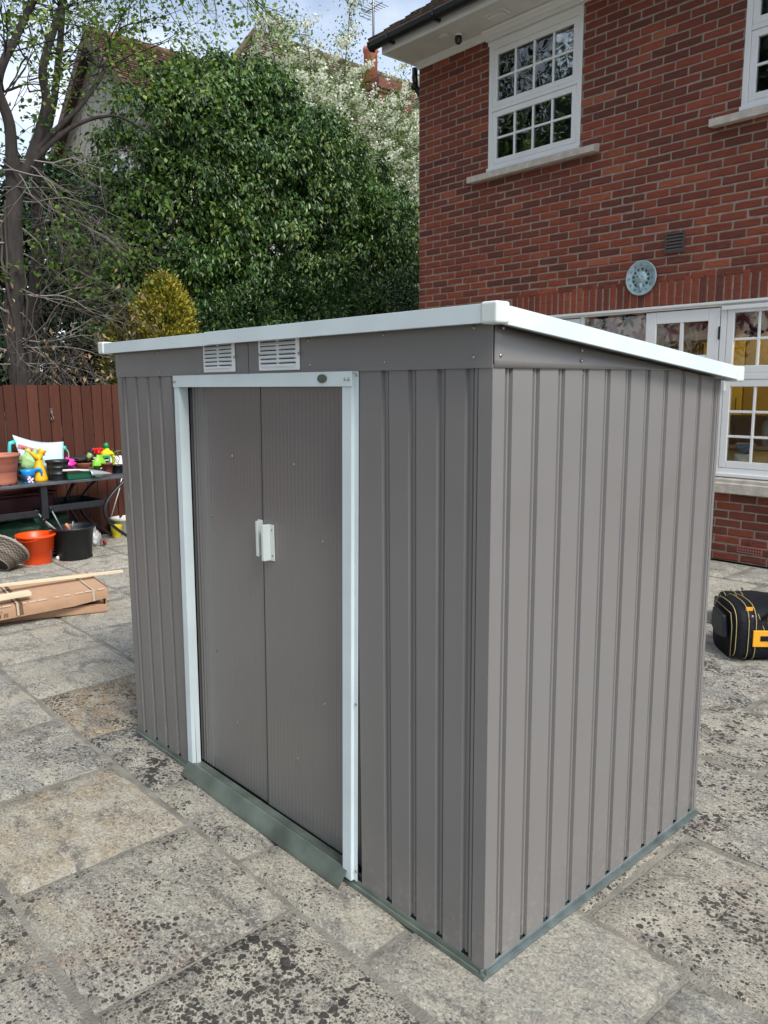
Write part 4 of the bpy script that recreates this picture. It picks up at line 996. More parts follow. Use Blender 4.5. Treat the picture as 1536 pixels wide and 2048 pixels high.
for k in range(8): b.box(-.004, .004, -.0035, .0035, 0, .03, M=Matrix.Rotation(k*.78+.3, 4, 'Z') @ Matrix.Translation((.1535, 0, 0)))
b.build('foot_notch', M_dark, o)
M_grey = mat('grey metal tube', (.16, .18, .19), .4, metal=.5)
for (p, q, r_, lab) in (((-6.13, 1.20, .12), (-6.17, .97, .47), .009, 'leftmost grey tool handle leaning out of the black tub'), ((-6.00, 1.19, .18), (-6.04, .985, .40), .011, 'lowest grey tool handle leaning out of the black tub'), ((-6.07, 1.22, .14), (-6.12, 1.085, .49), .008, 'steepest grey tool handle leaning out of the black tub')):
    d_ = Vector(q)-Vector(p); o = thing('garden_hoe', lab, 'garden tool', p, 0, 'long tools in the black tub')
    b = MB(); b.tube([(0, 0, 0), d_*.97], r_, 8); b.build('shaft', M_grey, o); b = MB(); b.tube([d_*.9, d_], r_*1.25, 8); b.build('grip', M_pot, o)
o = thing('secateurs', 'orange handled secateurs standing in the black tub', 'secateurs', (-6.08, 1.24, .22)); b = MB(); b.tube([(0, 0, 0), (.01, -.02, .07), (.02, -.04, .105)], [.01, .014, .012], 8); b.build('handle', mat('coral plastic', (.8, .25, .1), .4), o)
b = MB(); b.tube([(0, .01, 0), (.005, .03, .12)], .008, 6); b.build('blade', M_grey, o)
o = thing('drinks_bottle', 'white capped striped bottle between the orange bucket and black tub', 'bottle', (-6.25, 1.13, 0)); b = MB(); b.lathe([(.035, 0), (.038, .02), (.036, .17), (.018, .21)], 16); b.build('bottle_body', M_pot, o)
b = MB()
for k in range(4): b.lathe([(.0385, .03+k*.03), (.0382, .042+k*.03)], 16)
b.build('stripe', M_soffit, o); b = MB(); b.lathe([(.03, .19), (.03, .25), (.0001, .25)], 14); b.build('cap', M_paint, o)
o = thing('white_ball', 'small white ball on the paving beside the orange bucket', 'ball', (-6.05, 1.10, .02)); b = MB(); b.lathe([(.0001, -.02)]+[(.02*math.sin(k*math.pi/8), -.02*math.cos(k*math.pi/8)) for k in range(1, 8)]+[(.0001, .02)], 14); b.build('ball_body', M_paint, o)
o = rag('plastic_bottle', 'crumpled translucent white plastic bottle lying by the black tub', 'bottle', (-6.43, 1.60, .0), (.055, .075, .085), mat('milky plastic', (.55, .56, .56), .3), .6, 2.2)
b = MB(); b.lathe([(.024, 0), (.024, .022), (.0001, .022)], 12, M=Matrix.Translation((.02, .085, .03)) @ Matrix.Rotation(R(-80), 4, 'X')); b.build('cap', mat('crimson cap', (.35, .01, .05), .4), o)
o = thing('hanging_basket', 'white plastic hanging basket with white cords beside the fence', 'basket', (-6.86, 2.11, 0))
b = MB(); b.lathe([(.07, 0), (.085, .01), (.13, .16), (.148, .165), (.148, .185), (.128, .185), (.12, .165), (.07, .015), (.0001, .015)], 28); b.build('basket_body', M_soffit, o)
b = MB()
for a in (R(-100), R(20), R(140)): b.tube([(.138*math.cos(a), .138*math.sin(a), .18), (.05*math.cos(a), .05*math.sin(a)+.02, .48), (.0, .02, .66)], .006, 6)
b.tube([(0, .02, .60), (0, .02, .70)], .011, 6); b.build('cord', M_paint, o)
o = thing('yellow_pot', 'small yellow pot in front of the white hanging basket', 'pot', (-6.72, 1.96, 0)); b = MB(); b.lathe([(.038, 0), (.042, .004), (.050, .068), (.054, .070), (.060, .128), (.062, .135), (.057, .135), (.036, .01), (.0001, .01)], 26); b.build('pot_body', mat('lemon plastic', (.78, .68, .03), .4), o)
# wicker basket on its side
o = thing('wicker_basket', 'grey brown wicker basket tipped over at the left of the orange bucket', 'basket', (-5.93, .60, .135), 0, rot=Vector((-.35, .62, .60)).to_track_quat('Z', 'Y').to_euler())
o.scale = (.92, .92, .85)
M_wick = tintmat('weathered wicker', [(0, (.06, .045, .035)), (.5, (.16, .13, .10)), (1, (.36, .33, .29))], .8, mixn=.3, nscale=40)
b = MB()
for k in range(15):
    f = k/14; r_ = .10+.085*f; z = -.10+.19*f; n_ = 40
    b.cur = rnd.uniform(.2, .7)
    b.tube([((r_+.005*(1 if (i+k) % 2 else -1))*math.cos(2*math.pi*i/n_), (r_+.005*(1 if (i+k) % 2 else -1))*math.sin(2*math.pi*i/n_), z) for i in range(n_+1)], .0068, 5)
b.build('weave', M_wick, o)
b = MB(); b.cur = .85
for q in range(3): b.tube([(.192*math.cos(2*math.pi*i/36)+.004*math.sin(i*1.3+q*2), .192*math.sin(2*math.pi*i/36), .10+.006*math.cos(i*1.3+q*2)) for i in range(37)], .009, 6)
b.build('rim', M_wick, o)
b = MB(); b.cur = .3; b.lathe([(.0001, -.10), (.10, -.098)], 24); b.lathe([(.095, -.10), (.178, .09)], 24); b.build('lining', mat('dark liner', (.02, .018, .015), .9), o)

# ---------------------------------------------------------------- cardboard boxes and battens
M_card = mat('brown cardboard', (.42, .26, .16), .85, noise=.12, nscale=7, bump=.15, bscale=30)
M_card2 = mat('dark inner cardboard', (.20, .12, .07), .9); M_tape = mat('brown packing tape', (.29, .17, .10), .25, noise=.15, nscale=20); M_strap = mat('clear strap', (.50, .42, .33), .3)
bd_ = math.atan2(.56, .23)          # direction of the near edge
o = thing('cardboard_box', 'flat open cardboard box lying on the paving under the other box', 'box', (-4.085, .72, 0), math.atan2(-.56, -.20))
# local +x runs away to the left along the near edge, local -y goes to the fence side
Lb, Wb, hb = 1.9, .62, .058
b = MB(); b.box(0, Lb, -Wb, 0, .006, .012); b.box(0, Lb, -.012, 0, .0125, hb); b.box(0, Lb, -Wb, -Wb+.008, .0125, hb)
b.box(0, .008, -Wb+.02, -.02, .0125, hb+.02); b.box(.012, Lb-.01, -Wb+.02, -.015, .03, .038)
b.build('box_body', M_card, o, bevel=.002)
b = MB(); b.prism([(0, hb+.001), (.55, hb+.001), (.5, hb+.014), (.05, hb+.006)], 'y', -.012, -.009); b.build('torn_flap', M_card, o)
o2 = thing('cardboard_box', 'long taped cardboard box resting askew on the open flat box', 'box', (-4.085, .735, .088), 0, rot=(R(0), R(2.0), math.atan2(-.69, -.09)))
hb2 = .088
b = MB()
nx_ = 24
def top(i, j):
    u_, v_ = i/nx_, j/10; x = u_*1.95; y = -v_*.57
    z = hb2+.004*mnoise.noise(Vector((x*4, y*5, 1)))-.012*max(0, 1-abs(v_)*12)*abs(mnoise.noise(Vector((x*7, 0, 3))))
    return (x, y, z)
b.sheet(top, nx_+1, 11, smooth=True)
def fr(i, j):
    u_, v_ = i/nx_, j/4; x = u_*1.95
    z0 = -.012*max(0, 1-abs(u_*1.95-.0)/.25)*-1.5
    return (x, .003*math.sin(v_*math.pi)+.004*mnoise.noise(Vector((x*5, v_*2, 8))), z0+(top(i, 0)[2]-z0)*v_)
b.sheet(fr, nx_+1, 5)
b.poly([(0, 0, .018), (0, -.57, .0), (0, -.57, hb2), (0, 0, hb2)]); b.poly([(1.95, 0, 0), (1.95, -.57, 0), (1.95, -.57, hb2), (1.95, 0, hb2)])
b.poly([(0, -.57, 0), (1.95, -.57, 0), (1.95, -.57, hb2), (0, -.57, hb2)]); b.poly([(0, 0, .018), (1.95, 0, 0), (1.95, -.57, 0), (0, -.57, 0)])
b.build('box_body', M_card, o2, fixn=True)
b = MB()
for x in (.05, .56):
    b = MB()
    b.box(x, x+.045, -.571, .006, hb2+.0055, hb2+.0068); b.box(x, x+.045, .0060, .0072, .015, hb2+.0066)
    if x > .06: b.build('tape', M_tape, o2)
b.box(-.003, -.0015, -.571, .0, .05, hb2+.006); b.build('tape', M_tape, o2)
b = MB()
for x in (.095, .585): b = MB(); b.box(x, x+.014, -.571, .0068, hb2+.0074, hb2+.0084); b.box(x, x+.014, .0068, .0088, .012, hb2+.0084); b.build('strap', M_strap, o2)
b = MB()
for k in range(16): # worn pale paper along the front arris
    x = .02+k*.075+rnd.uniform(-.02, .02); b.box(x, x+rnd.uniform(.02, .07), -.003, .0056, hb2-.004, hb2+.003)
b.build('worn_edge', mat('torn paper edge', (.62, .48, .36), .9), o2)
b = MB(); z0 = .018
for k in range(4): b.box(.70+k*.011, .706+k*.011, .0078, .0086, z0, z0+.022)
b.box(.655, .680, .0078, .0084, z0, z0+.002); b.box(.655, .680, .0078, .0084, z0+.020, z0+.022); b.box(.655, .657, .0078, .0084, z0+.003, z0+.019); b.box(.678, .680, .0078, .0084, z0+.003, z0+.019)
b.tube([(.658, .0082, z0+.004), (.667, .0082, z0+.017), (.677, .0082, z0+.006)], .0012, 4); b.box(.745, .78, .0078, .0086, z0, z0+.022)
for k in range(3): b.box(.69+k*.01, .696+k*.01, .0078, .0084, z0+.034, z0+.036); b.box(.69+k*.01, .696+k*.01, .0078, .0084, z0+.040, z0+.042)
b.build('printed_mark', M_lab, o2)
M_pine = mat('pale sawn pine', (.66, .55, .38), .8, noise=.12, nscale=6, stretch=(1, 8, 8))
o = thing('timber_batten', 'long thin pale pine batten lying across the taped cardboard box', 'batten', (-4.40, .985, .148), 0, rot=(0, R(-1.0), math.atan2(-.87, -.13)))
b = MB(); b.box(0, 1.7, -.021, .021, .044, .060); b.build('batten_body', M_pine, o, bevel=.001)
o = thing('timber_batten', 'short wider pine board end lying on the near side of the cardboard box', 'batten', (-4.215, .25, .215), 0, rot=(0, R(1.2), math.atan2(-.17, -.02)))
b = MB(); b.box(0, .9, -.04, .04, -.022, .002); b.build('batten_body', M_pine, o, bevel=.001)

# ---------------------------------------------------------------- tool bags
M_nyl = mat('black nylon', (.004, .0055, .009), .7, spec=.25, bump=.5, bscale=55, noise=.3, nscale=5); M_pipe = mat('straw piping', (.42, .33, .14), .6); M_amb = mat('amber nylon', (.75, .36, .015), .5, bump=.2, bscale=60)
def toolbag(label, loc, rz, Lx, Wy, Hz):
    o = thing('tool_bag', label, 'tool bag', loc, rz, 'black and amber tool bags')
    b = MB(); b.sm = True; n_, m_ = 26, 22; base = len(b.v)
    def sec(t_):
        e = min(t_, 1-t_); return min(1, (e/.08))**.35 if e < .08 else 1
    for i in range(n_):
        t_ = i/(n_-1); k_ = .80+.20*sec(t_)
        for j in range(m_):
            a = 2*math.pi*j/m_; ca, sa = math.cos(a), math.sin(a); p = .42 if sa < 0 else .62
            y = math.copysign(abs(ca)**p, ca)*Wy/2*k_; z = math.copysign(abs(sa)**p, sa)*Hz/2*(k_ if sa > 0 else 1)+Hz/2
            d = .008*mnoise.noise(Vector((t_*8, y*12, z*12)))
            sag = -.02*Hz*math.sin(t_*math.pi*2.0+.6) if sa > 0 else 0
            b.v.append((t_*Lx, y+d, max(.002, z+d+sag)))
    for i in range(n_-1):
        for j in range(m_): a = base+i*m_+j; c_ = base+i*m_+(j+1) % m_; b.face((a, c_, c_+m_, a+m_))
    b.face([base+j for j in range(m_)]); b.face([base+(n_-1)*m_+j for j in range(m_)][::-1])
    b.build('bag_body', M_nyl, o); h_ = Hz/.325
    def ring(x, off=.006, k_=1.0, half=False):
        P = []
        for j in range(m_+1):
            a = 2*math.pi*j/m_; ca, sa = math.cos(a), math.sin(a); p = .42 if sa < 0 else .62
            P.append((x, math.copysign(abs(ca)**p, ca)*(Wy/2*k_+off), max(.004, math.copysign(abs(sa)**p, sa)*(Hz/2*k_+off)+Hz/2)))
        return P
    b = MB(); b.tube(ring(.012, .004, .93), .0022, 5, caps=False); b.tube(ring(.075, .006), .0022, 5, caps=False); b.tube(ring(.115, .006), .0022, 5, caps=False); b.build('piping', M_pipe, o)
    b = MB(); f = -Wy/2-.009
    b.box(.10, Lx-.04, f, f+.012, .095*h_, .19*h_); b.box(.18, Lx-.08, f+.010, f+.03, .225*h_, .285*h_); b.build('side_panel', M_amb, o, bevel=.003)
    b = MB(); b.box(.14, Lx-.10, f-.004, f, .13, .160); b.tube([(.2, f-.01, .16), (.26, f-.05, .15), (Lx-.24, f-.05, .15), (Lx-.18, f-.01, .16)], .011, 6); b.tube([(.15, f+.01, .26*h_), (.19, f-.005, .30*h_), (.23, f+.03, .32*h_)], .009, 6); b.build('carry_strap', M_nyl, o, bevel=.002)
    b = MB()
    h_ = Hz/.325; b.prism([(-Wy*.30, .12*h_), (-Wy*.22, .245*h_), (Wy*.22, .255*h_), (Wy*.26, .14*h_), (Wy*.05, .10*h_)], 'x', -.035, -.004)
    b.build('end_pocket', mat('slate nylon', (.014, .018, .026), .55, bump=.3, bscale=60), o, bevel=.010, seg=3)
    b = MB(); b.tube([(-.004, -Wy*.40, .02), (-.005, -Wy*.41, .2*h_), (-.004, -Wy*.33, .27*h_), (-.003, Wy*.30, .28*h_)], .002, 5); b.tube([(.17, f+.004, .10), (.16, f+.012, .2*h_), (.13, f+.03, .28*h_)], .002, 5); b.build('seam_piping', M_pipe, o)
    b = MB(); b.lathe([(.0001, .004), (.009, .003), (.010, 0)], 10, M=Matrix.Translation((.09, f+.006, .27)) @ Matrix.Rotation(R(90), 4, 'X')); b.build('zip_pull', M_iron, o)
    b = MB(); b.box(.07, .11, f+.052, f+.056, Hz-.04, Hz-.012, M=None); b.build('tag', M_amb, o)
    return o
ang = math.atan2(.10, .13)
toolbag('black tool bag with amber side panel on the paving right of the shed', (-.745, 3.03, 0), R(44), .56, .38, .325)
o = toolbag('second black tool bag lying open behind the amber panelled one', (-1.02, 3.62, 0), R(34), .66, .32, .20)
b = MB(); b.tube([(.1, -.12, .20), (.2, -.14, .22), (.32, -.1, .24), (.44, -.13, .21), (.54, -.16, .19)], .004, 5); b.tube([(.3, .12, .26), (.34, .02, .25), (.40, -.08, .23)], .004, 5); b.build('flap_piping', M_pipe, o)
o = thing('paper_sheet', 'small white paper tucked behind the black tool bags', 'paper', (-.56, 3.86, .10), R(20)); b = MB(); b.box(0, .16, 0, .10, 0, .002); b.build('paper_leaf', M_paint, o)
# ---------------------------------------------------------------- vegetation
def leafmesh(name, P, A, Nn, Lf, Wf, tint, m, parent=None, fold=.18, six=False):
    """P base points, A unit long axes, Nn normals, one folded leaf each, all one foliage part"""
    P, A, Nn = map(np.asarray, (P, A, Nn)); n = len(P)
    A = A/np.linalg.norm(A, axis=1, keepdims=True); S = np.cross(A, Nn); S /= np.linalg.norm(S, axis=1, keepdims=True)+1e-9; Nn = np.cross(S, A)
    Lf = np.asarray(Lf).reshape(-1, 1); Wf = np.asarray(Wf).reshape(-1, 1)
    if six:
        V = np.stack([P, P+A*Lf*.3-S*Wf*.46+Nn*Wf*fold, P+A*Lf*.66-S*Wf*.40+Nn*Wf*fold-Nn*Lf*.04, P+A*Lf-Nn*Lf*.14, P+A*Lf*.66+S*Wf*.40+Nn*Wf*fold-Nn*Lf*.04, P+A*Lf*.3+S*Wf*.46+Nn*Wf*fold], 1); k = 6
        fl = np.array([0, 1, 2, 3, 0, 3, 4, 5]); nf = 2; tot = [4, 4]
    else:
        V = np.stack([P, P+A*Lf*.45-S*Wf*.5+Nn*Wf*fold, P+A*Lf-Nn*Lf*.1, P+A*Lf*.45+S*Wf*.5+Nn*Wf*fold], 1); k = 4
        fl = np.array([0, 1, 2, 0, 2, 3]); nf = 2; tot = [3, 3]
    V = V.reshape(-1, 3); idx = (fl[None, :]+np.arange(n)[:, None]*k).ravel()
    me = bpy.data.meshes.new(name); me.vertices.add(len(V)); me.vertices.foreach_set('co', V.astype(np.float32).ravel())
    me.loops.add(len(idx)); me.loops.foreach_set('vertex_index', idx.astype(np.int32))
    me.polygons.add(n*nf); cnt = np.tile(tot, n); st = np.concatenate([[0], np.cumsum(cnt)[:-1]])
    me.polygons.foreach_set('loop_start', st.astype(np.int32)); me.polygons.foreach_set('loop_total', cnt.astype(np.int32))
    at = me.attributes.new('tint', 'FLOAT', 'FACE'); at.data.foreach_set('value', np.repeat(np.asarray(tint, np.float32), nf))
    me.update(calc_edges=True); me.materials.append(m)
    o = bpy.data.objects.new(name, me); C.objects.link(o)
    if parent is not None: o.parent = parent
    return o
def unit(n):
    v = rs.normal(size=(n, 3)); return v/np.linalg.norm(v, axis=1, keepdims=True)
def lobes_points(lobes, per_m2, inner=.25, face=None):
    """clump points scattered in the outer shell of ellipsoid lobes; returns points, outward dirs"""
    PP, OO = [], []
    L_ = [(np.array(c, float), np.array(r if hasattr(r, '__len__') else (r, r, r), float)) for c, r in lobes]
    for i, (c, r) in enumerate(L_):
        area = 4*math.pi*(np.mean(r)**2); n = int(area*per_m2); u = unit(n)
        rad = 1-inner*rs.rand(n, 1)**1.6+.14*rs.randn(n, 1)*.6
        p = c+u*r*rad
        keep = np.ones(n, bool)
        for j, (c2, r2) in enumerate(L_):
            if j != i: keep &= (((p-c2)/r2)**2).sum(1) > .52
        PP.append(p[keep]); OO.append((u/r)[keep])
    P = np.concatenate(PP); O = np.concatenate(OO); return P, O/np.linalg.norm(O, axis=1, keepdims=True)
def shoots(P, O, k, spread, droop, Lm, Wm, name, m, parent, tbase=.5, tvar=.2, out=.5, fold=.18, six=False, along=.12):
    n = len(P); Pn = np.repeat(P, k, 0); On = np.repeat(O, k, 0); t = rs.rand(n*k, 1)
    sd_ = np.repeat(O*out+unit(n)*.5+np.array([0, 0, -droop*.6]), k, 0); sd_ /= np.linalg.norm(sd_, axis=1, keepdims=True)
    B = Pn+sd_*(t-.5)*along*2+rs.normal(size=(n*k, 3))*spread
    A = On*out+unit(n*k)*.75+np.array([0, 0, -droop]); Nn = On*.6+np.array([0, 0, .75])+unit(n*k)*.55
    s = .7+.6*rs.rand(n*k); ti = np.clip(np.repeat(tbase+tvar*rs.randn(n), k)+.12*rs.randn(n*k)+.15*(t[:, 0]-.5), 0, 1)
    return leafmesh(name, B, A, Nn, Lm*s, Wm*s*(.85+.3*rs.rand(n*k)), ti, m, parent, fold, six)
class TreeMB:
    def __init__(s): s.b = MB(); s.b.sm = True; s.tips = []
    def limb(s, pts, r0, r1, n=8, gn=.0, sub=3):
        P = [Vector(p) for p in pts]; Q = []
        for i in range(len(P)-1):
            for k in range(sub):
                t_ = k/sub; p0 = P[max(0, i-1)]; p1 = P[i]; p2 = P[i+1]; p3 = P[min(len(P)-1, i+2)]
                q = .5*((2*p1)+(-p0+p2)*t_+(2*p0-5*p1+4*p2-p3)*t_*t_+(-p0+3*p1-3*p2+p3)*t_**3)
                Q.append(q+Vector((rnd.uniform(-gn, gn), rnd.uniform(-gn, gn), rnd.uniform(-gn, gn))))
        Q.append(P[-1]); m_ = len(Q)
        s.b.tube(Q, [(r0+(r1-r0)*(i/(m_-1))**.8)*(1+rnd.uniform(-gn*4, gn*4)) for i in range(m_)], n, caps=False)
        return Q
    def twig(s, p, d, L_, r, depth, grav=0., wob=.35, n=4, kids=(2, 3), seg=.12, shrink=.62):
        p = Vector(p); d = Vector(d).normalized(); pts = [p.copy()]; N_ = max(3, int(L_/seg)); br = []
        for k in range(N_):
            d = (d+Vector((rnd.gauss(0, wob), rnd.gauss(0, wob), rnd.gauss(0, wob)))*.35+Vector((0, 0, grav))*.12).normalized()
            p = p+d*(L_/N_); pts.append(p.copy()); br.append((p.copy(), d.copy(), k/N_))
        s.b.tube(pts, [r*(1-.75*i/N_) for i in range(N_+1)], n, caps=False)
        s.tips.append((p.copy(), d.copy(), depth))
        if depth > 0:
            for q in range(rnd.randint(*kids)):
                bp_, bd, t_ = br[rnd.randrange(len(br)//4, len(br))]
                nd = (bd+Vector((rnd.gauss(0, 1), rnd.gauss(0, 1), rnd.gauss(0, 1))).normalized()*.85).normalized()
                s.twig(bp_, nd, L_*shrink*rnd.uniform(.7, 1.2), r*(1-.7*t_)*.72, depth-1, grav, wob, max(3, n-1), kids, seg, shrink)
M_bark = tintmat('grey brown bark', [(0, (.012, .010, .009)), (.5, (.034, .029, .026)), (1, (.085, .073, .064))], .95, bump=1, bscale=40, mixn=.8, nscale=22, stretch=(1, 1, .3))
M_dead = tintmat('bleached dead twigs', [(0, (.04, .034, .03)), (.5, (.105, .09, .08)), (1, (.29, .265, .245))], .9, mixn=.9, nscale=3, spec=.2)
M_ivy = tintmat('glossy evergreen leaves', [(0, (.010, .026, .009)), (.3, (.023, .064, .015)), (.6, (.054, .124, .023)), (.85, (.11, .20, .037)), (1, (.19, .25, .065))], .36, mixn=.1, nscale=30, spec=.55, translucent=.16)
M_gold = tintmat('golden conifer foliage', [(0, (.05, .06, .010)), (.4, (.15, .15, .014)), (.75, (.33, .29, .022)), (1, (.50, .44, .06))], .7, mixn=.1, nscale=30, translucent=.15)
M_may = tintmat('white blossom', [(0, (.10, .20, .05)), (.25, (.22, .32, .12)), (.45, (.62, .66, .48)), (1, (.92, .92, .82))], .7, mixn=.05, nscale=30, translucent=.4)
M_fresh = tintmat('fresh spring leaves', [(0, (.04, .10, .015)), (.5, (.12, .22, .03)), (1, (.26, .36, .05))], .5, mixn=.1, nscale=30, translucent=.35)
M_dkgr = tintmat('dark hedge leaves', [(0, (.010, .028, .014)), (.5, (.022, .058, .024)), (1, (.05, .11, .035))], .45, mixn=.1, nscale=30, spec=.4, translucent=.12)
def T(root, p): return tuple(Vector(p)-Vector(root))

# big ivy-like evergreen
root = (-10.4, 6.3, 0)
ev = thing('evergreen_tree', 'huge dense evergreen tree with glossy drooping leaves behind the fence', 'tree', root)
lob = [((-9.9, 3.95, 4.55), .55), ((-9.9, 4.25, 5.2), .6), ((-9.9, 4.75, 5.6), .62), ((-10.0, 5.35, 5.72), .6), ((-10.0, 5.95, 5.9), .62), ((-10.1, 6.45, 5.75), .6), ((-9.8, 4.9, 5.0), .75), ((-9.7, 5.7, 5.1), .8), ((-9.7, 6.55, 5.1), .8), ((-9.9, 7.3, 5.2), .62), ((-10.1, 7.85, 4.85), .55), ((-10.1, 8.45, 4.3), .6),
 ((-9.6, 7.3, 4.55), .75), ((-9.5, 6.3, 4.45), .85), ((-9.5, 5.3, 4.3), .85), ((-9.6, 4.5, 4.2), .65), ((-9.7, 4.1, 3.9), .5), ((-9.5, 4.6, 3.6), .65), ((-9.4, 5.3, 3.6), .8), ((-9.4, 6.3, 3.6), .85), ((-9.5, 7.2, 3.75), .8), ((-9.7, 8.2, 3.7), .75), ((-10.0, 9.1, 3.6), .8), ((-10.2, 8.9, 4.5), .6), ((-10.0, 8.0, 4.9), .6), ((-10.0, 7.2, 5.55), .5), ((-10.1, 6.3, 6.1), .42), ((-10.0, 5.6, 6.05), .42), ((-9.9, 4.1, 3.2), .6), ((-10.1, 3.7, 2.7), .6), ((-10.1, 3.8, 3.5), .5), ((-9.3, 6.6, 2.9), .8), ((-9.5, 7.8, 2.9), .8), ((-9.3, 5.6, 2.9), .75), ((-9.3, 4.9, 2.9), .6), ((-10.2, 9.0, 2.4), .9), ((-9.6, 6.9, 2.0), .9), ((-9.6, 5.4, 2.0), .9), ((-10.8, 6.0, 4.8), 1.3), ((-10.8, 7.3, 4.0), 1.3), ((-10.8, 5.2, 3.6), 1.2)]
lob = [(T(root, c), (r, r*1.02, r*.9)) for c, r in lob]
sub = []
for c, r in lob:
    for q in range(6):
        u = unit(1)[0]; u = u if u @ np.array([.8, -.35, .5]) > 0 else -u
        if q < 2: u = u*np.array([.4, 1, 1]); u /= np.linalg.norm(u)
        s_ = rnd.uniform(.16, .34); sub.append((tuple(np.array(c)+u*np.array(r)*rnd.uniform(.92, 1.12)), (s_, s_, s_*.75)))
P1, O1 = lobes_points(lob, 20, inner=.4)
P2, O2 = [], []
for c, r in sub:
    n_ = int(60*r[0]**2*12.6*.5)+4; u = unit(n_); P2.append(np.array(c)+u*np.array(r)*(1-.3*rs.rand(n_, 1))); O2.append(u)
P = np.concatenate([P1]+P2); O = np.concatenate([O1]+O2)
# only the faces that daylight and viewers reach need full density
keep = (O @ np.array([.75, -.35, .45])) > -.45; P, O = P[keep], O[keep]
shoots(P, O, 16, .045, .85, .080, .039, 'crown', M_ivy, ev, .56, .20, .55, .18, six=True, along=.15)
t_ = TreeMB(); t_.limb([(0, 0, 0), (.1, -.1, 1.5), (0, .2, 3.2), (-.2, 0, 4.8)], .2, .06)
for e in ((.3, -1.6, 4.3), (.2, 1.4, 4.4), (.5, -.6, 5.0), (.6, .8, 3.2)): t_.limb([(0, 0, 2.2), (e[0]*.4, e[1]*.5, e[2]*.75), e], .09, .03)
t_.b.build('trunk', M_bark, ev)
# flowering hawthorn behind it
root = (-12.4, 9.3, 0)
hw = thing('hawthorn_tree', 'hawthorn tree covered in white blossom rising behind the evergreen tree', 'tree', root)
tips = [(-12.3,10.02,9.26),(-12.3,8.91,8.62),(-12.5,9.22,8.34),(-12.4,10.2,7.9),(-12.1,11.6,8.1),(-12.4,11.4,7.8),(-12.2,11.14,7.62),(-12.0,11.9,7.15),(-12.3,11.91,6.4),(-12,11.2,7.0),(-12.5,10.27,7.8),(-12.3,9.46,7.7),(-12.3,8.7,7.55),(-12.4,8.1,7.6),(-12.2,7.85,8.5),(-12.6,8.5,8.6),(-12.2,6.98,7.2),(-12.2,6.4,6.95),(-11.7,11.5,5.4),(-11.6,11.5,4.2),(-12,8.92,6.76),(-12,9.98,6.9),(-11.7,10.6,6.1),(-11.8,10.9,5.1),(-12.2,11.7,6.0),(-12.1,10.6,7.4),(-12,9.5,7.2),(-12,10.9,6.5),(-12,8.4,7.1),(-12,7.5,7.0),(-11.8,10.2,6.2),(-11.6,9.8,5.2),(-12.3,12.1,5.2),(-12.2,12.2,3.6)]
t_ = TreeMB(); t_.limb([(0, 0, 0), (.1, .1, 2), (0, 0, 4)], .22, .14)
PP = []
for e in tips:
    e = Vector(T(root, e)); m1 = Vector((e.x*.3, e.y*.35, 4+(e.z-4)*.35)); m2 = Vector((e.x*.8+rnd.uniform(-.1, .1), e.y*.75, 4+(e.z-4)*.72+rnd.uniform(-.15, .15)))
    Q = t_.limb([(0, 0, 3.6), m1, m2, e], .045, .005, 5, .01, 5)
    for k, q in enumerate(Q[6:]):
        for _ in range(3): PP.append(tuple(q+Vector((rnd.gauss(0, .09), rnd.gauss(0, .10), rnd.gauss(0, .09)))))
    for k in range(5): q = Q[rnd.randrange(8, len(Q))]; t_.twig(q, (rnd.gauss(0, 1), rnd.gauss(0, 1), rnd.uniform(-.2, .8)), rnd.uniform(.3, .55), .008, 0, seg=.1); PP += [tuple(t_.tips[-1][0]*.999+Vector((rnd.gauss(0, .06),)*3)) for _ in range(5)]
t_.b.build('trunk', M_bark, hw)
PP = np.array(PP); 
low = np.array([T(root, (-12.0+rs.randn()*.25, 8.2+rs.rand()*3.7, 5.2+rs.rand()*2.3)) for _ in range(420)]); PP = np.concatenate([PP, low])
lo2 = np.array([T(root, (-11.8+rs.randn()*.25, 10.7+rs.rand()*1.5, 2.6+rs.rand()*3.2)) for _ in range(230)]); PP = np.concatenate([PP, lo2])
OO = PP-np.array([0, 0, 5.2]); OO /= np.linalg.norm(OO, axis=1, keepdims=True)
shoots(PP, OO, 20, .040, -.1, .050, .050, 'blossom', M_may, hw, .88, .10, .7, .1, along=.05)
shoots(PP, OO, 14, .13, .1, .06, .036, 'foliage', M_fresh, hw, .38, .15, .4, .15)
# low laurel-like shrub between fence and evergreen
def shrub(name, label, root, lobes, m, per, k, spread, droop, Lm, Wm, tb_, tv, out=.6, cat='shrub', grp=None, six=False, stemr=.03, along=.12):
    o = thing(name, label, cat, root, 0, grp); lb = [(T(root, c), r) for c, r in lobes]
    P, O = lobes_points(lb, per, inner=.3); keep = (O @ np.array([.8, -.3, .4])) > -.6; P, O = P[keep], O[keep]
    shoots(P, O, k, spread, droop, Lm, Wm, 'foliage', m, o, tb_, tv, out, .18, six, along)
    t_ = TreeMB()
    for c, r in lb[:6]: t_.limb([(0, 0, 0), (c[0]*.5, c[1]*.3, c[2]*.4), c], stemr, .008, 5, .01)
    t_.b.build('stem', M_bark, o); return o
shrub('laurel_shrub', 'mid green small leaved shrub showing just above the shed roof', (-8.5, 5.8, 0), [((-8.5, 4.35, 2.35), .4), ((-8.5, 4.9, 2.45), .5), ((-8.5, 5.6, 2.5), .55), ((-8.5, 6.3, 2.5), .55), ((-8.4, 7.1, 2.55), .6), ((-8.6, 7.8, 2.8), .6), ((-8.8, 5.3, 2.9), .42), ((-8.8, 6.4, 2.95), .42), ((-8.5, 5.5, 1.7), .8), ((-8.5, 6.9, 1.8), .8), ((-8.6, 4.4, 1.7), .6)], M_ivy, 55, 12, .05, .05, .062, .026, .34, .14, .9)
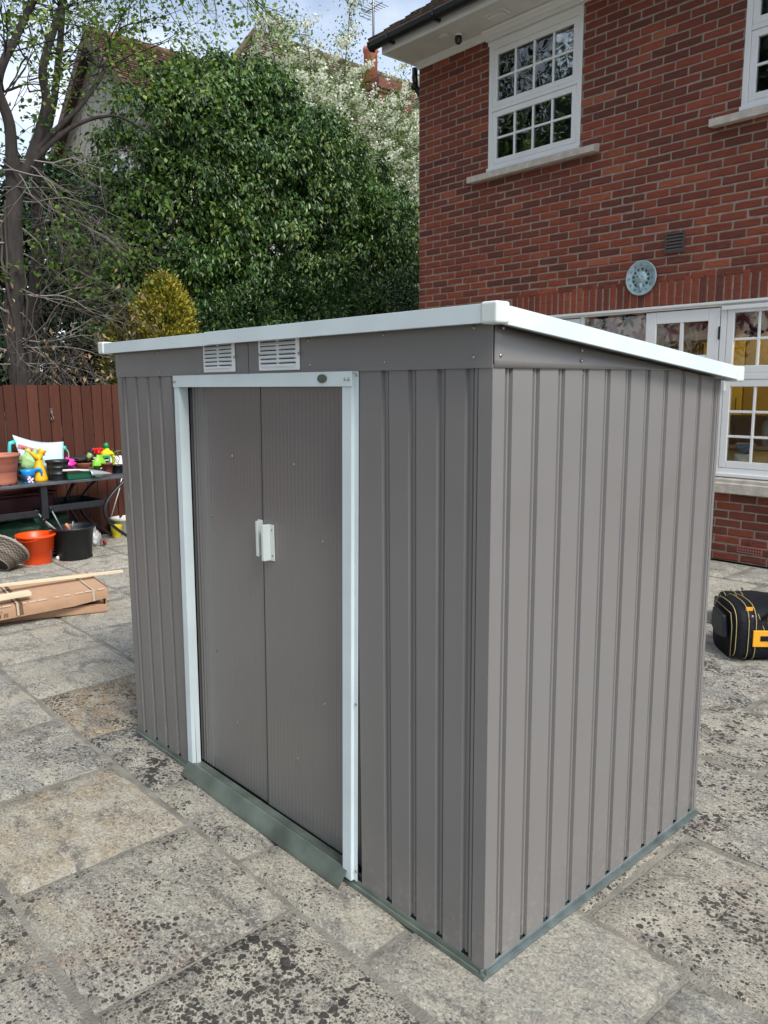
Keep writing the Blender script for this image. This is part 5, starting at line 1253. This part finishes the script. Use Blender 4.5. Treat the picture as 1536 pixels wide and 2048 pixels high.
shrub('dark_shrub', 'dark green climbing shrub with yellow green tips at the top right of the evergreen', (-9.4, 8.2, 0), [((-9.5, 7.55, 4.95), .42), ((-9.5, 7.1, 5.25), .35), ((-9.4, 8.1, 4.5), .45), ((-9.5, 8.7, 3.9), .45), ((-9.5, 8.9, 3.2), .5)], M_fresh, 45, 10, .05, .2, .07, .03, .12, .12)
# golden conifers
def conifer(label, root, h, r, per=1.0, tb_=.62):
    o = thing('golden_conifer', label, 'conifer', root, 0, 'golden conifers behind the fence')
    n = int(1500*per*h*r/1.2); z = rs.rand(n)**.8*h; a = rs.rand(n)*2*math.pi; rr = r*np.clip(1-(z/h)**7, 0.03, 1)**.7*(1+.16*np.sin(a*5+z*4)*np.cos(z*9+a*2))*(1-.22*rs.rand(n)**2)
    P = np.stack([rr*np.cos(a), rr*np.sin(a), z], 1); O = np.stack([np.cos(a), np.sin(a), np.full(n, .5)], 1)
    keep = (O @ np.array([.9, -.2, .3])) > -.3; P, O = P[keep], O[keep]
    shoots(P, O, 18, .034, -.35, .040, .022, 'foliage', M_gold, o, tb_, .20, 1.0, .1, along=.05)
    t_ = TreeMB(); t_.limb([(0, 0, 0), (0, .02, h*.5), (0, 0, h*.95)], .06, .01, 6); t_.b.build('trunk', M_bark, o)
conifer('taller golden yellow conifer left of the laurel shrub', (-8.15, 3.36, 0), 2.90, .40, 1.5, .66)
conifer('shorter duller golden conifer leaning out left of the taller one', (-8.35, 2.98, 0), 2.5, .33, 1.2, .32)
# dark hedge at the left, behind the bare trees
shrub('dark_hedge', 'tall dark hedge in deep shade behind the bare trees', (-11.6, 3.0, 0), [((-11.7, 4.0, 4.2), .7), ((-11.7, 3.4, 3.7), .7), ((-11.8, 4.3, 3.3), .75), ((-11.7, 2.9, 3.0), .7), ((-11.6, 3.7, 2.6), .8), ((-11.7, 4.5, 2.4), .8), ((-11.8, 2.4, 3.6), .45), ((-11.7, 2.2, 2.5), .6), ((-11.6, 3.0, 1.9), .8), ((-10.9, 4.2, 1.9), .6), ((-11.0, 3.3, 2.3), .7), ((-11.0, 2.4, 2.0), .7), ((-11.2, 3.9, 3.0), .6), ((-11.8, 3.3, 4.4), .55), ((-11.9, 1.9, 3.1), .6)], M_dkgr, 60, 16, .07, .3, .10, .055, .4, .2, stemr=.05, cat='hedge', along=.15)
shrub('far_bush', 'yellow green bush seen through the bare trunks at the left edge', (-13.2, 3.2, 0), [((-13.2, 2.6, 4.6), .6), ((-13.2, 3.3, 4.9), .55), ((-13.2, 2.4, 3.7), .7), ((-13.3, 3.4, 3.9), .7), ((-13.2, 2.7, 2.8), .8), ((-13.4, 4.0, 5.0), .5)], M_fresh, 16, 12, .08, .2, .09, .05, .25, .2, cat='bush')
# bare trees on the left
root = (-7.95, 1.5, 0)
t1 = thing('bare_tree', 'gnarled forked tree with bleached dead twigs at the left edge', 'tree', root)
L1 = lambda q: T(root, q)
t_ = TreeMB()
t_.limb([L1(q) for q in [(-7.9, 1.52, 0), (-7.9, 1.5, 1.2), (-7.93, 1.47, 2.24), (-7.9, 1.53, 2.71), (-7.88, 1.52, 3.23), (-7.9, 1.6, 3.64), (-7.9, 1.58, 3.95)]], .105, .085, 12, .006, 4)
t_.limb([L1(q) for q in [(-7.9, 1.58, 3.85), (-7.88, 1.58, 4.29), (-7.9, 1.50, 4.62), (-7.9, 1.56, 4.86), (-7.95, 1.77, 5.25), (-7.9, 1.92, 5.62), (-7.9, 1.95, 6.2)]], .066, .03, 9, .004, 4)
t_.limb([L1(q) for q in [(-7.9, 1.6, 3.7), (-7.9, 1.76, 3.95), (-7.95, 1.9, 4.25), (-7.92, 2.0, 4.62), (-7.9, 1.97, 4.9), (-7.9, 2.1, 5.3), (-7.9, 2.26, 5.75), (-7.9, 2.3, 6.4)]], .07, .03, 9, .004, 4)
t_.limb([L1(q) for q in [(-7.93, 1.8, 4.0), (-7.85, 2.06, 4.33), (-7.8, 2.3, 4.58), (-7.8, 2.57, 4.95), (-7.8, 2.7, 5.3)]], .04, .014, 7, .004, 4)
t_.limb([L1(q) for q in [(-7.9, 1.75, 3.9), (-7.8, 2.1, 4.28), (-7.75, 2.4, 4.47), (-7.7, 2.7, 4.55), (-7.7, 3.05, 4.45)]], .035, .01, 7, .004, 4)
t_.b.build('trunk', M_bark, t1)
t_ = TreeMB(); t_.b.cur = .75
for k in range(26):
    z = rnd.uniform(1.7, 4.0); y = 1.5+rnd.uniform(-.05, .1); d_ = (rnd.uniform(-.3, .9), rnd.uniform(.25, 1.0), rnd.uniform(-.25, .35))
    t_.b.cur = rnd.uniform(.45, 1); t_.twig(L1((-7.88, y, z)), d_, rnd.uniform(.75, 1.5), rnd.uniform(.006, .012), 3, grav=-.35, wob=.5, kids=(2, 4), seg=.1, shrink=.6)
for k in range(9):
    t_.b.cur = rnd.uniform(.45, 1); t_.twig(L1((-7.88, 1.45, rnd.uniform(1.8, 3.9))), (rnd.uniform(-.3, .8), -1, rnd.uniform(-.3, .4)), rnd.uniform(.4, .8), .012, 2, grav=-.2, wob=.5, kids=(2, 4), seg=.1)
for k in range(7):   # ivy stems clinging to the trunk
    a = rnd.random()*6; t_.b.cur = rnd.uniform(.1, .45)
    t_.b.tube([Vector(L1((-7.9, 1.5, 0)))+Vector(((.10+.03*math.sin(j*1.7+k))*math.cos(a+.25*math.sin(j*.8+k)), (.10+.03*math.sin(j*1.7+k))*math.sin(a+.25*math.sin(j*.8+k)), .3+j*.2)) for j in range(17)], .014, 5, caps=False)
t_.b.build('twigs', M_dead, t1)
t_ = TreeMB()
PP = []
for st in [(-7.9, 1.92, 5.5), (-7.9, 2.2, 5.6), (-7.9, 1.6, 5.0), (-7.9, 2.05, 5.1), (-7.9, 1.56, 4.6), (-7.9, 2.0, 6.1), (-7.8, 2.55, 5.05), (-7.8, 2.65, 5.3), (-8.1, 2.2, 5.0)]:
    for k in range(5):
        t_.b.cur = rnd.uniform(.1, .5); t_.twig(L1(st), (rnd.uniform(-.6, .8), rnd.uniform(-.6, 1.2), rnd.uniform(-.1, .9)), rnd.uniform(.6, 1.2), .010, 3, grav=0, wob=.45, kids=(2, 3), seg=.1)
for (q, z) in (((-7.9, 2.6, 6.3), 0), ((-7.9, 3.0, 6.2), 0), ((-7.9, 3.3, 6.35), 0), ((-7.9, 2.2, 6.2), 0)):
    for k in range(4): t_.b.cur = .3; t_.twig(L1(q), (rnd.uniform(-.5, .6), rnd.uniform(.2, 1.2), rnd.uniform(-.8, .2)), rnd.uniform(.6, 1.1), .009, 3, grav=-.3, wob=.45, kids=(2, 3), seg=.1)
t_.limb([L1(q) for q in [(-7.9, 2.26, 5.75), (-7.9, 2.6, 6.2), (-7.9, 3.2, 6.3), (-7.9, 4.0, 6.45), (-7.9, 4.7, 6.4)]], .03, .010, 6, .004, 4)
for q in ((-7.9, 3.6, 6.38), (-7.9, 4.1, 6.45), (-7.9, 4.6, 6.4), (-7.9, 4.7, 6.4)):
    for k in range(3): t_.twig(L1(q), (rnd.uniform(-.3, .5), rnd.uniform(-.3, 1), rnd.uniform(-1, .2)), rnd.uniform(.4, .7), .007, 2, grav=-.5, wob=.4, kids=(2, 3), seg=.09)
t_.b.build('branches', M_bark, t1)
PP = np.array([tuple(p) for p, d, dep in t_.tips if dep <= 2]); sel = rs.rand(len(PP)) < .5; PP = PP[sel]
OO = unit(len(PP))*.6+np.array([.3, 0, .2])
shoots(PP, OO, 6, .05, .1, .052, .040, 'young_leaves', M_fresh, t1, .6, .22, .6, .12)
root = (-9.0, 2.05, 0); L2 = lambda q: T(root, q)
t2 = thing('bare_tree', 'straight dark trunked tree just behind the gnarled one', 'tree', root)
t_ = TreeMB(); t_.limb([L2(q) for q in [(-9, 2.0, 0), (-9, 2.01, 1.6), (-9, 2.04, 2.33), (-9, 2.16, 3.11), (-9, 2.2, 3.64), (-9, 2.24, 4.15), (-9, 2.5, 5.0), (-9, 2.7, 6.2)]], .10, .035, 10, .004, 4); t_.b.build('trunk', M_bark, t2)
t_ = TreeMB()
for k in range(40):
    z = rnd.uniform(1.6, 6.2); t_.b.cur = rnd.uniform(.1, .55); t_.twig(L2((-8.95, 2.1+(.1 if z > 4 else 0), z)), (rnd.uniform(-.2, .6), rnd.uniform(-.5, 1.2), rnd.uniform(-.5, .5)), rnd.uniform(.6, 1.3), .011, 3, grav=-.1, wob=.5, kids=(2, 4), seg=.11)
t_.b.build('twigs', M_dead, t2)
PP = np.array([tuple(p) for p, d, dep in t_.tips if dep <= 1 and p.z > 2.6]); PP = PP[rs.rand(len(PP)) < .45]
shoots(PP, unit(len(PP)), 5, .05, .1, .06, .045, 'young_leaves', M_fresh, t2, .35, .2, .5, .12)
# brushwood behind the fence
t_ = TreeMB(); bw_ = thing('brushwood', 'tangle of bare brushwood just above the fence top', 'bush', (-7.7, 2.4, 0))
for k in range(44):
    y = rnd.uniform(-1.1, .95); t_.b.cur = rnd.uniform(.05, .75); t_.twig((rnd.uniform(-.3, .2), y, rnd.uniform(.9, 1.7)), (rnd.uniform(-.4, .4), rnd.uniform(-1, 1), rnd.uniform(.1, 1)), rnd.uniform(.5, 1.0), .008, 3, grav=-.25, wob=.6, kids=(2, 3), seg=.1)
t_.b.v = [(min(v[0], .60), v[1], v[2]) for v in t_.b.v]; t_.b.build('twigs', M_dead, bw_)
PP = np.array([tuple(p) for p, d, dep in t_.tips if dep <= 1]); PP = PP[(rs.rand(len(PP)) < .14) & (PP[:, 0] < .5)]
shoots(PP, unit(len(PP)), 4, .03, .7, .07, .03, 'withered_leaves', tintmat('withered leaves', [(0, (.06, .05, .02)), (.5, (.25, .16, .08)), (1, (.45, .33, .2))], .8), bw_, .5, .25, .3, .2)
# tall trees behind the viewer, seen only in the window reflections
for k, (root, lab) in enumerate((((-13.5, -8.5, 0), 'tall tree beyond the patio mirrored in the left part of the upper window'), ((-9.0, -11.5, 0), 'tall tree beyond the patio mirrored in the right part of the upper window'), ((-4.0, -13.0, 0), 'tall tree beyond the patio mirrored in the second upper window'))):
    o = thing('garden_tree', lab, 'tree', root, 0, 'tall trees beyond the patio'); t_ = TreeMB(); t_.limb([(0, 0, 0), (.2, 0, 3), (0, .2, 6), (.2, 0, 9)], .25, .08, 8, .01)
    for q in range(16): t_.twig((rnd.uniform(-.1, .2), .1, rnd.uniform(2.5, 9.5)), (rnd.gauss(0, 1), rnd.gauss(0, 1), .5), rnd.uniform(2, 3.4), .07, 3, grav=.1, wob=.5, kids=(3, 4), seg=.4, shrink=.6)
    t_.b.build('trunk', M_bark, o)
    PP = np.array([tuple(p) for p, d, dep in t_.tips]); shoots(PP, unit(len(PP)), 20, .35, .2, .20, .12, 'crown', M_dkgr, o, .4, .2, .5, .15)

# ---------------------------------------------------------------- neighbouring houses
M_red = mat('old red brick', (.15, .055, .04), .9, noise=.3, nscale=15, bump=.4, bscale=30); M_cream = mat('cream render', (.44, .41, .34), .9, noise=.06, nscale=2)
M_tile2 = tintmat('old brown roof tile', [(0, (.07, .035, .028)), (.5, (.14, .070, .052)), (1, (.22, .13, .09))], .9, mixn=.4, nscale=3)
M_tile3 = tintmat('lichened roof tile', [(0, (.06, .048, .035)), (.5, (.14, .11, .075)), (1, (.26, .22, .13))], .9, mixn=.4, nscale=3)
def gable_house(name, label, x0, x1, y0, y1, ze, zr, mw, mt, hip=0, ov=.25):
    o = thing(name, label, 'house', ((x0+x1)/2, y0, 0)); ox, oy = (x0+x1)/2, y0; w_ = (x1-x0)/2; L_ = y1-y0
    b = MB(); b.poly([(-w_, 0, 0), (w_, 0, 0), (w_, 0, ze)]+([] if hip else [(0, 0, zr)])+[(-w_, 0, ze)]); b.poly([(-w_, L_, 0), (w_, L_, 0), (w_, L_, ze), (0, L_, zr), (-w_, L_, ze)])
    b.poly([(w_, 0, 0), (w_, L_, 0), (w_, L_, ze), (w_, 0, ze)]); b.poly([(-w_, 0, 0), (-w_, L_, 0), (-w_, L_, ze), (-w_, 0, ze)]); b.build('wall', mw, o)
    b = MB(); sl_ = math.hypot(w_, zr-ze); e = ov/w_; cs, sn = w_/sl_, (zr-ze)/sl_
    for s in (1, -1):
        P0 = Vector((s*(w_+ov), -ov if not hip else 0, ze-(zr-ze)*e)); dv = Vector((-s*cs, 0, sn)); nr = Vector((s*sn, 0, cs)); nv = int((sl_*(1+e))/.11)+1; nu = int((L_+2*ov)/.17)
        b.cur = .3; b.poly([P0, P0+Vector((0, L_+2*ov, 0)), (0, L_+ov, zr), (0, hip if hip else -ov, zr)] if not hip else [P0, P0+Vector((0, L_+ov, 0)), (0, L_+ov, zr), (0, hip, zr)])
        for j in range(nv):
            ystart = hip*(j/nv) if hip else 0
            for i in range(nu):
                y = (P0.y)+(i+.5*(j % 2))*.17
                if y < ystart+P0.y*0 and hip: continue
                b.cur = min(1, max(0, rnd.gauss(.5, .2))); q = Vector((P0.x, y, P0.z))+dv*(.11*j); A = q; B_ = q+Vector((0, .164, 0)); C_ = B_+dv*.115; D_ = A+dv*.115; lf = nr*(.03+rnd.uniform(0, .010))
                n_ = len(b.v); b.v += [tuple(v) for v in (A+lf, B_+lf, C_+nr*.008, D_+nr*.008, A, B_)]; b.face((n_, n_+1, n_+2, n_+3)); b.face((n_+4, n_+5, n_+1, n_))
    if hip:
        sl2 = math.hypot(hip, zr-ze); nv = int(sl2/.11)+1; dv = Vector((0, hip/sl2, (zr-ze)/sl2)); nr = Vector((0, -(zr-ze)/sl2, hip/sl2))
        b.cur = .3; b.poly([(-w_-ov, -ov, ze-.1), (w_+ov, -ov, ze-.1), (0, hip, zr)])
        for j in range(nv):
            hw_ = (w_+ov)*(1-j/nv); nn_ = int(2*hw_/.17)
            for i in range(nn_):
                b.cur = min(1, max(0, rnd.gauss(.5, .2))); A = Vector((-hw_+i*.17+.08*(j % 2), 0, ze))+dv*(.11*j); B_ = A+Vector((.164, 0, 0)); C_ = B_+dv*.115; D_ = A+dv*.115; lf = nr*(.03+rnd.uniform(0, .01))
                n_ = len(b.v); b.v += [tuple(v) for v in (A+lf, B_+lf, C_+nr*.008, D_+nr*.008, A, B_)]; b.face((n_, n_+1, n_+2, n_+3)); b.face((n_+4, n_+5, n_+1, n_))
        for s in (1, -1): b.tube([(s*(w_+ov), -ov, ze-.05), (0, hip, zr+.05)], .09, 6)
    n_ = int(L_/.4)
    for i in range(n_): yy = (hip or -ov)+i*.4; b.cur = rnd.uniform(.2, .9); b.tube([(0, yy, zr+.02), (0, yy+.39, zr+.03)], .10, 8)
    b.build('roof', mt, o, fixn=False); return o
hA = gable_house('gabled_house', 'neighbouring house with brown tiled gable roof and cream wall behind the bare trees', -18.6, -12.9, 6.1, 10.5, 6.35, 8.75, M_cream, M_tile2)
b = MB()
for s in (1, -1): b.prism([(s*3.1, 6.10), (0, 8.72), (0, 8.48), (s*3.1, 5.84)], 'y', -.30, -.25)
b.build('bargeboard', mat('brown bargeboard', (.12, .075, .065), .7), hA)
for (ya, za) in ((.35, 4.2), (2.2, 4.2)):
    b = MB(); frame_rect(b, 0, 1.1, za, za+1.3, .09, -.04, .04); b.box(.5, .58, -.03, .03, za, za+1.3); o_ = b.build('window', M_paint, hA); o_.location = (2.87, ya, 0); o_.rotation_euler = (0, 0, R(90))
    b = MB(); b.box(.08, 1.02, -.02, .02, za+.08, za+1.22); b.build('glass_pane', mat('dark window glass', (.02, .03, .04), .05), o_)
for xa in (-.9, .55):
    b = MB(); frame_rect(b, xa, xa+.8, 5.0, 6.2, .09, -.05, .01); o_ = b.build('window', M_paint, hA); b = MB(); b.box(xa+.08, xa+.72, -.03, 0, 5.08, 6.12); b.build('glass_pane', mat('dark window glass', (.02, .03, .04), .05), o_)
hB = gable_house('hipped_house', 'neighbouring house with lichened hipped roof and red brick chimney behind the blossom', -19.2, -12.9, 8.3, 19.5, 6.2, 9.95, M_red, M_tile3, hip=1.9)
b = MB(); b.box(1.15, 1.95, 4.15, 5.25, 6.0, 8.66); b.box(1.11, 1.99, 4.11, 5.29, 8.663, 8.74); b.box(1.07, 2.03, 4.07, 5.33, 8.743, 8.84); b.box(1.13, 1.97, 4.13, 5.27, 8.843, 9.0); ch = b.build('chimney', M_red, hB)
b = MB(); b.lathe([(.165, 8.98), (.17, 9.66), (.19, 9.68), (.19, 9.77), (.15, 9.78), (.14, 9.3), (.0001, 9.3)], 20, c=(1.55, 4.24, 0)); b.build('chimney_pot', mat('orange chimney pot', (.50, .17, .11), .8), ch)
ae = thing('tv_aerial', 'thin television aerial rising beside the orange chimney pot', 'aerial', (-14.9, 13.0, 9.0))
b = MB(); b.tube([(0, 0, 0), (0, 0, 3.2)], .03, 6); b.build('mast', M_iron, ae)
b = MB(); b.tube([(-.3, 0, 1.93), (.35, 0, 1.97)], .012, 5)
for k in range(7): x = -.28+k*.1; b.tube([(x, -.16-.01*k, 1.94), (x, .16+.01*k, 1.94)], .008, 4)
for z in (-.12, -.04, .05, .13): b.tube([(-.3, -.2, 1.93+z), (-.3, .2, 1.93+z)], .008, 4)
b.build('antenna', M_iron, ae)
